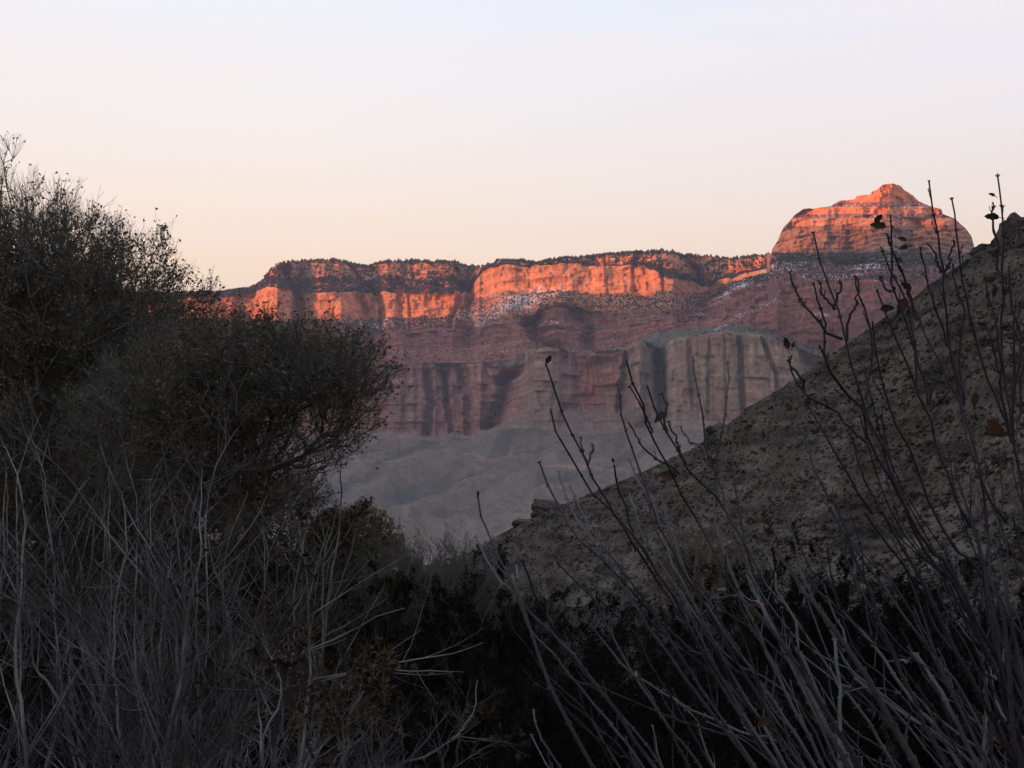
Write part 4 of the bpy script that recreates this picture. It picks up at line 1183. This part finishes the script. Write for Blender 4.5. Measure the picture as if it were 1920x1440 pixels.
RIGHT = {}
RIGHT['a'] = dict(label='bare shrub whose long shoots arch left across the tan slopes, centre right', base=(2050, 1830), d=3.3, w=9, lines=[
 [(1024,683),(1035,716),(1050,763),(1067,801),(1082,833),(1100,874),(1120,914),(1139,947),(1146,962),(1201,1034),(1237,1085),(1300,1160),(1376,1255),(1444,1342)],
 [(1032,766),(1043,806),(1064,850),(1079,885),(1100,920),(1145,962),(1190,1030),(1240,1100)],
 [(1158,722),(1161,745),(1169,795),(1178,830),(1196,880),(1213,926),(1240,1000),(1290,1090),(1340,1170)],
 [(1176,680),(1184,713),(1206,751),(1210,786),(1228,818),(1245,853),(1262,880),(1269,906),(1298,955),(1333,1014),(1380,1110),(1440,1220)],
 [(1181,726),(1196,751),(1206,771),(1222,812)],
 [(1213,722),(1228,760),(1239,792),(1254,821),(1269,847),(1286,877),(1309,906),(1336,926),(1390,1010),(1450,1110),(1520,1200)],
 [(1240,738),(1248,757),(1243,790),(1250,812)],
 [(1254,792),(1262,815),(1271,843),(1286,870)],
 [(1299,667),(1306,716),(1314,766),(1317,810),(1322,850),(1345,905),(1369,980),(1400,1050)],
 [(1277,801),(1292,824),(1318,845),(1330,870)],
 [(1364,677),(1368,716),(1362,763),(1355,801),(1346,847),(1341,900),(1340,926),(1341,976),(1353,1028),(1380,1100),(1420,1180)],
 [(1370,865),(1375,903),(1382,941),(1394,999),(1402,1040),(1440,1130)],
 [(1238,929),(1247,950),(1257,979),(1272,1028),(1310,1110),(1369,1190)],
 [(1180,926),(1188,950),(1196,976),(1213,1022),(1260,1100)],
 [(1012,868),(1024,906),(1038,935),(1059,979),(1084,1014),(1132,1059),(1177,1100),(1219,1145),(1290,1215),(1370,1290)],
 [(1048,884),(1056,908),(1065,932),(1085,973),(1120,1020)],
 [(1069,913),(1077,930),(1085,946),(1105,985),(1150,1050)],
 [(1152,874),(1156,903),(1169,947),(1190,1010),(1230,1080)],
 [(1180,862),(1196,903),(1216,935),(1237,984),(1262,1060),(1300,1130)],
 [(1178,792),(1196,821),(1213,842),(1260,874),(1275,890)],
 [(1089,821),(1093,845),(1101,874)], [(1110,831),(1109,850),(1101,872)]])
RIGHT['b'] = dict(label='low group of bare shoots fanning out over the black thicket, centre bottom', base=(1720, 1900), d=3.6, w=8, lines=[
 [(896,931),(900,961),(922,1014),(952,1077),(971,1115),(982,1160),(1005,1197),(1050,1254),(1087,1299),(1125,1340),(1200,1440)],
 [(967,1059),(973,1085),(971,1115)], [(892,1006),(905,1035),(919,1062),(950,1100),(970,1113)],
 [(945,1137),(960,1179),(990,1216),(1020,1261),(1065,1306),(1100,1340),(1160,1440)],
 [(979,1051),(1001,1111),(1027,1160),(1061,1205),(1102,1265),(1162,1340),(1240,1440)],
 [(982,1257),(1000,1280),(1035,1295),(1060,1306)],
 [(1046,1055),(1084,1096),(1117,1126),(1140,1175),(1162,1220),(1200,1290),(1260,1370),(1330,1450)],
 [(1110,1175),(1140,1215),(1170,1250),(1219,1287),(1282,1321),(1350,1350),(1420,1385),(1500,1430)],
 [(1075,1240),(1110,1280),(1160,1300),(1250,1340),(1350,1375),(1450,1420)],
 [(1060,1330),(1100,1370),(1160,1420),(1220,1470)], [(1000,1330),(1010,1380),(1050,1440)],
 [(1203,1240),(1196,1270),(1210,1290)], [(1120,1120),(1150,1150),(1190,1190),(1230,1260),(1280,1340)]])
RIGHT['c'] = dict(label='bare shrub with thick pale stems curving up from the bottom right', base=(2240, 1760), d=2.9, w=14, lines=[
 [(1440,930),(1477,975),(1492,1024),(1500,1072),(1522,1121),(1560,1185),(1582,1230),(1609,1271),(1650,1305),(1695,1342),(1755,1387),(1800,1425)],
 [(1490,1215),(1537,1252),(1575,1279),(1609,1294),(1650,1308)],
 [(1360,1040),(1369,1125),(1380,1162),(1399,1211),(1417,1256),(1432,1305),(1444,1342),(1480,1410)],
 [(1340,1220),(1357,1249),(1376,1290),(1410,1331),(1444,1369),(1500,1430)],
 [(1480,1180),(1515,1267),(1537,1320),(1560,1365),(1590,1414),(1620,1470)],
 [(1430,1030),(1451,1060),(1462,1110),(1496,1162),(1500,1219),(1530,1290)],
 [(1545,1095),(1560,1147),(1586,1192),(1586,1226),(1570,1240)],
 [(1690,1180),(1732,1267),(1762,1316),(1785,1365),(1807,1421),(1830,1480)],
 [(1620,960),(1669,1031),(1725,1110),(1740,1155),(1777,1215),(1830,1290)],
 [(1400,1080),(1420,1120),(1450,1175)], [(1395,1240),(1370,1200),(1350,1160),(1340,1120)],
 [(1500,1060),(1540,1110),(1600,1170),(1660,1240),(1720,1330),(1790,1440)],
 [(1556,950),(1590,1010),(1650,1090),(1700,1160),(1760,1250),(1840,1370)],
 [(1450,1080),(1455,1050),(1462,1040)], [(1885,1195),(1878,1240),(1868,1275),(1850,1310)],
 [(1830,1105),(1843,1090),(1842,1150),(1838,1200)],
 [(1580,1300),(1640,1290),(1690,1300),(1740,1330)], [(1660,1240),(1700,1240),(1735,1265)]])
RIGHT['d'] = dict(label='tall bare shrub with dark trunks rising against the hillside and the butte, far right', base=(2120, 1700), d=2.7, w=17, lines=[
 [(1700,549),(1717,584),(1736,635),(1760,673),(1785,725),(1806,763),(1822,817),(1833,852),(1836,890),(1846,1000),(1862,1120),(1880,1260)],
 [(1645,546),(1652,570),(1671,614),(1687,652),(1706,700),(1720,738),(1739,763),(1747,798),(1760,847),(1774,887),(1800,956),(1830,1009),(1840,1060)],
 [(1760,673),(1757,695),(1752,717),(1747,740),(1739,758)], [(1785,725),(1775,745),(1766,757),(1744,771)],
 [(1481,511),(1489,533),(1508,568),(1535,598),(1552,622),(1580,636)],
 [(1525,437),(1530,470),(1540,500),(1546,522),(1554,546),(1562,568),(1573,589),(1584,630),(1584,644),(1595,684),(1609,725),(1622,760),(1640,800),(1670,860),(1705,940),(1755,1061),(1837,1170)],
 [(1533,524),(1541,557),(1557,570),(1566,580)], [(1575,524),(1569,562),(1564,575)], [(1608,522),(1606,560),(1598,608),(1586,640)],
 [(1525,530),(1533,570),(1541,619),(1552,668),(1580,720),(1606,755)],
 [(1604,516),(1617,568),(1628,614),(1630,680),(1622,750)],
 [(1636,603),(1644,652),(1652,690),(1660,733),(1674,765),(1695,806),(1717,847),(1730,890),(1762,971),(1807,1042),(1860,1110)],
 [(1538,652),(1552,684),(1573,722),(1606,755),(1617,762),(1614,793),(1630,839),(1657,890),(1699,975),(1755,1061),(1800,1120)],
 [(1477,673),(1489,700),(1508,738),(1541,760),(1584,793),(1625,830)], [(1485,665),(1497,700),(1508,736)],
 [(1492,779),(1503,800),(1516,830),(1530,874),(1560,940),(1605,1031)], [(1514,760),(1535,798),(1560,839),(1587,885),(1640,960),(1700,1040)],
 [(1598,820),(1606,849),(1614,887),(1650,960)],
 [(1742,341),(1746,370),(1749,411),(1757,428),(1764,460),(1768,504),(1770,548),(1772,620),(1790,700),(1806,763)],
 [(1784,370),(1789,411),(1794,446),(1800,487),(1809,533),(1821,592),(1840,680),(1868,760),(1896,830)],
 [(1669,402),(1675,440),(1679,475),(1684,520),(1700,600),(1720,680),(1739,757)],
 [(1662,437),(1669,460),(1681,487),(1692,513),(1704,536),(1713,562),(1720,600)],
 [(1651,462),(1663,498),(1675,533),(1686,562),(1698,600),(1707,635),(1715,700),(1722,738)],
 [(1726,463),(1735,498),(1740,530),(1748,562),(1759,592),(1777,644),(1791,688),(1810,750)],
 [(1739,457),(1754,487),(1766,508)], [(1787,449),(1784,481),(1777,504),(1769,520)],
 [(1787,498),(1790,533),(1794,562),(1796,606),(1800,650),(1803,700),(1808,760)],
 [(1653,520),(1668,530),(1677,540)]])
RIGHT['e'] = dict(label='darkest upright bare stems along the right edge, a shoot reaching highest into the sky', base=(2000, 1750), d=2.4, w=22, lines=[
 [(1905,560),(1901,640),(1901,717),(1904,765),(1896,806),(1904,838),(1912,879),(1925,1000),(1940,1150),(1950,1300)],
 [(1870,325),(1873,370),(1875,417),(1876,450),(1877,504),(1878,592),(1884,680),(1896,790),(1900,830)],
 [(1861,379),(1869,440),(1875,480)], [(1914,562),(1911,620),(1905,664),(1899,708),(1900,760)],
 [(1860,475),(1873,504),(1882,530)], [(1847,522),(1853,562),(1867,594),(1872,640),(1880,700)],
 [(1891,498),(1897,560),(1901,610),(1903,664),(1903,720)],
 [(1845,600),(1860,660),(1873,715),(1885,780),(1897,830)],
 [(1925,600),(1922,680),(1916,740),(1908,790)], [(1840,900),(1870,960),(1897,994),(1920,1060)],
 [(1790,860),(1800,920),(1830,1010),(1850,1100),(1880,1200),(1930,1330)],
 [(1850,1000),(1858,1060),(1870,1130),(1890,1230)], [(1940,860),(1930,930),(1932,1010)]])
LEAVES = [('d',1662,425,40,2.9,0),('d',1640,418,30,0.9,0),('d',1700,452,24,2.6,0),('d',1703,462,26,3.4,0),('d',1692,492,22,2.4,1),('d',1700,558,46,4.2,1),('d',1708,545,34,2.2,1),
 ('d',1650,580,36,0.2,0),('d',1478,655,34,1.9,0),('d',1485,652,18,1.2,0),('d',1484,772,30,2.0,1),('d',1512,762,28,1.2,1),('d',1530,812,18,2.6,1),('d',1632,700,26,0.5,1),('d',1668,735,20,0.4,1),('d',1774,720,28,3.0,1),
 ('a',1024,682,26,1.1,0),('a',1246,772,34,3.9,0),('a',1270,893,44,2.9,1),('a',1150,868,16,1.7,1),('a',1345,868,36,2.8,1),('a',1370,835,14,1.6,1),('a',1395,806,26,0.6,0),
 ('b',897,930,14,1.6,1),('b',1037,1287,14,1.2,1),('c',1395,1160,26,2.6,1),('c',1412,1167,24,0.3,1),('c',1632,1092,22,-0.3,1),('c',1420,1360,40,0.5,1),('c',1292,1356,24,0.2,1),('c',1410,1135,18,0.2,1),
 ('e',1874,408,36,2.9,0),('e',1866,368,18,2.6,0),('e',1868,535,26,4.4,1),('e',1868,605,20,1.3,1),('e',1848,612,24,2.7,1),('e',1880,820,60,2.2,1),('e',1830,735,34,4.6,1),('e',1890,1378,30,0.2,1),('e',1880,1400,20,3.0,1),('c',1815,1348,34,0.3,1)]

def ray_base(px, py, d):
    """where a shoot meets the soil, below and beyond the frame"""
    p = at(px, 1020, d); return np.array([p[0], p[1], float(ground_z(p[0], p[1]))])
M_leafd = leafmat('withered_leaf', (0.055, 0.038, 0.032), (0.03, 0.022, 0.02), 40)
for key, S_ in RIGHT.items():
    g = np.random.default_rng(200 + ord(key)); d = S_['d']
    base = ray_base(S_['base'][0], 0, d)
    root = empty('bare_shrub', base, S_['label'], 'shrub', 'bare budding shrubs in the right foreground')
    paths = []
    for ln in S_['lines']:
        dt = d + g.uniform(-0.35, 0.5)
        y_end = ln[-1][1]; long = y_end > 1000
        w1 = S_['w'] * g.uniform(0.6, 1.1) if long else min(6.0, S_['w'] * 0.5)
        if long:
            b_ = base + g.normal(0, .05, 3) * [1, 1, 0]
            # keep the run-out inside the line's own heading before it dives to the root
            paths.append(traced(ln, dt, d, 40, 0.0016, 3.4, w1, b_, g))
        else:
            paths.append(traced(ln, dt, dt, 16, 0.0012, 3.0, w1, None, g))
    wood_ = {'d': M_darkstem, 'e': M_darkstem}.get(key, M_stem)
    stems = []
    for P, R in paths:
        V, Fc = join([tubes((P - base)[None], R[None], 7)] + nodes_mesh(P - base, R, g))
        stems.append((mesh('stem', V, Fc, M_darkstem if g.random() < 0.3 else wood_, root, smooth=True), P, R))
    # further shoots of the same shrub, thinner
    ext = {'a': (7, (1010, 1560), (900, 1220)), 'b': (5, (900, 1400), (1080, 1400)), 'c': (9, (1330, 1860), (960, 1360)), 'd': (11, (1480, 1880), (560, 1100)), 'e': (5, (1800, 2000), (620, 1200))}[key]
    for k in range(ext[0]):
        tx = g.uniform(*ext[1]); ty = g.uniform(*ext[2])
        hl = 1040 - (tx - 900) * 0.62 if tx > 1000 else 1040
        if key != 'e' and ty < hl + 40: ty = hl + 40 + g.uniform(0, 200)
        bx_ = S_['base'][0]; by_ = S_['base'][1]
        vx, vy = bx_ - tx, by_ - ty
        ln = [(tx, ty), (tx + vx * 0.05 + 6, ty + vy * 0.12), (tx + vx * 0.17, ty + vy * 0.26), (tx + vx * 0.36, ty + vy * 0.42)]
        ln = [(a + g.normal(0, 9), b + g.normal(0, 9)) for a, b in ln]
        P, R = traced(ln, d + g.uniform(-0.2, 0.9), d, 30, 0.0018, 2.4, g.uniform(3.5, 6), base + g.normal(0, .05, 3) * [1, 1, 0], g)
        V, Fc = join([tubes((P - base)[None], R[None], 6)] + nodes_mesh(P - base, R, g))
        stems.append((mesh('stem', V, Fc, M_darkstem if g.random() < 0.6 else wood_, root, smooth=True), P, R))
    # opposite side twigs
    K = 16
    PP = np.stack([np.stack([np.interp(np.linspace(0, 1, K), np.linspace(0, 1, len(P)), P[:, c]) for c in range(3)], -1) for o_, P, R in stems]) - base
    RR = np.stack([np.interp(np.linspace(0, 1, K), np.linspace(0, 1, len(R)), R) for o_, P, R in stems])
    sp_ = sprout(PP, RR, 4, (0.35, 0.8), 0.10, np.minimum(np.linalg.norm(np.diff(PP, axis=1), axis=2).sum(1), 1.6), g, 0.3, 0.93, 0.6)
    p1, r1 = grow(sp_[0], sp_[1], sp_[2] * g.uniform(0.5, 1.6, len(sp_[2])), np.maximum(sp_[3], 0.0012), 7, 0.06, 0.16, g, 0.5)
    parts = [tubes(p1, r1, 5)]
    for q in range(0, len(p1)):
        if r1[q, 0] < 0.004: parts += nodes_mesh(p1[q], r1[q], g, 0.04)
    V, Fc = join(parts); mesh('crown', V, Fc, wood_, root)
    for L_ in LEAVES:
        if L_[0] != key: continue
        # hang each leaf on the nearest shoot of this shrub
        ray = pdir(L_[1], L_[2]); best = None
        for o_, P, R in stems:
            dep = P @ FW; uv = P / dep[:, None]
            dd = np.linalg.norm(uv - ray, axis=1); j = int(np.argmin(dd))
            if best is None or dd[j] < best[0]: best = (dd[j], o_, float(dep[j]))
        pos = at(L_[1], L_[2], best[2])
        big_leaf(pos - base, L_[3] * 0.8, best[2], L_[4], g.uniform(-0.3, 0.3), g, best[1], M_brown if L_[5] else M_leafd)


# ---------------------------------------------------------------- evening air
def build_haze():
    m = bpy.data.materials.new('haze'); m.use_nodes = True
    t = m.node_tree; t.nodes.clear()
    o = N(t, 'ShaderNodeOutputMaterial'); v = N(t, 'ShaderNodeVolumePrincipled')
    v.inputs['Color'].default_value = (0.80, 0.84, 1.0, 1)
    v.inputs['Density'].default_value = HAZE
    v.inputs['Anisotropy'].default_value = 0.0
    t.links.new(v.outputs[0], o.inputs['Volume'])
    x0, x1, y0, y1, z0, z1 = -24000, 24000, -24000, 24000, -101, 1990
    V = [(x, y, z) for z in (z0, z1) for y in (y0, y1) for x in (x0, x1)]
    Fc = [(0, 2, 3, 1), (4, 5, 7, 6), (0, 1, 5, 4), (2, 6, 7, 3), (0, 4, 6, 2), (1, 3, 7, 5)]
    h = mesh('haze', V, Fc, m)
    tag(h, 'thin lavender evening haze filling the canyon', 'haze', kind='stuff')
HAZE = 2.15e-5
build_haze()
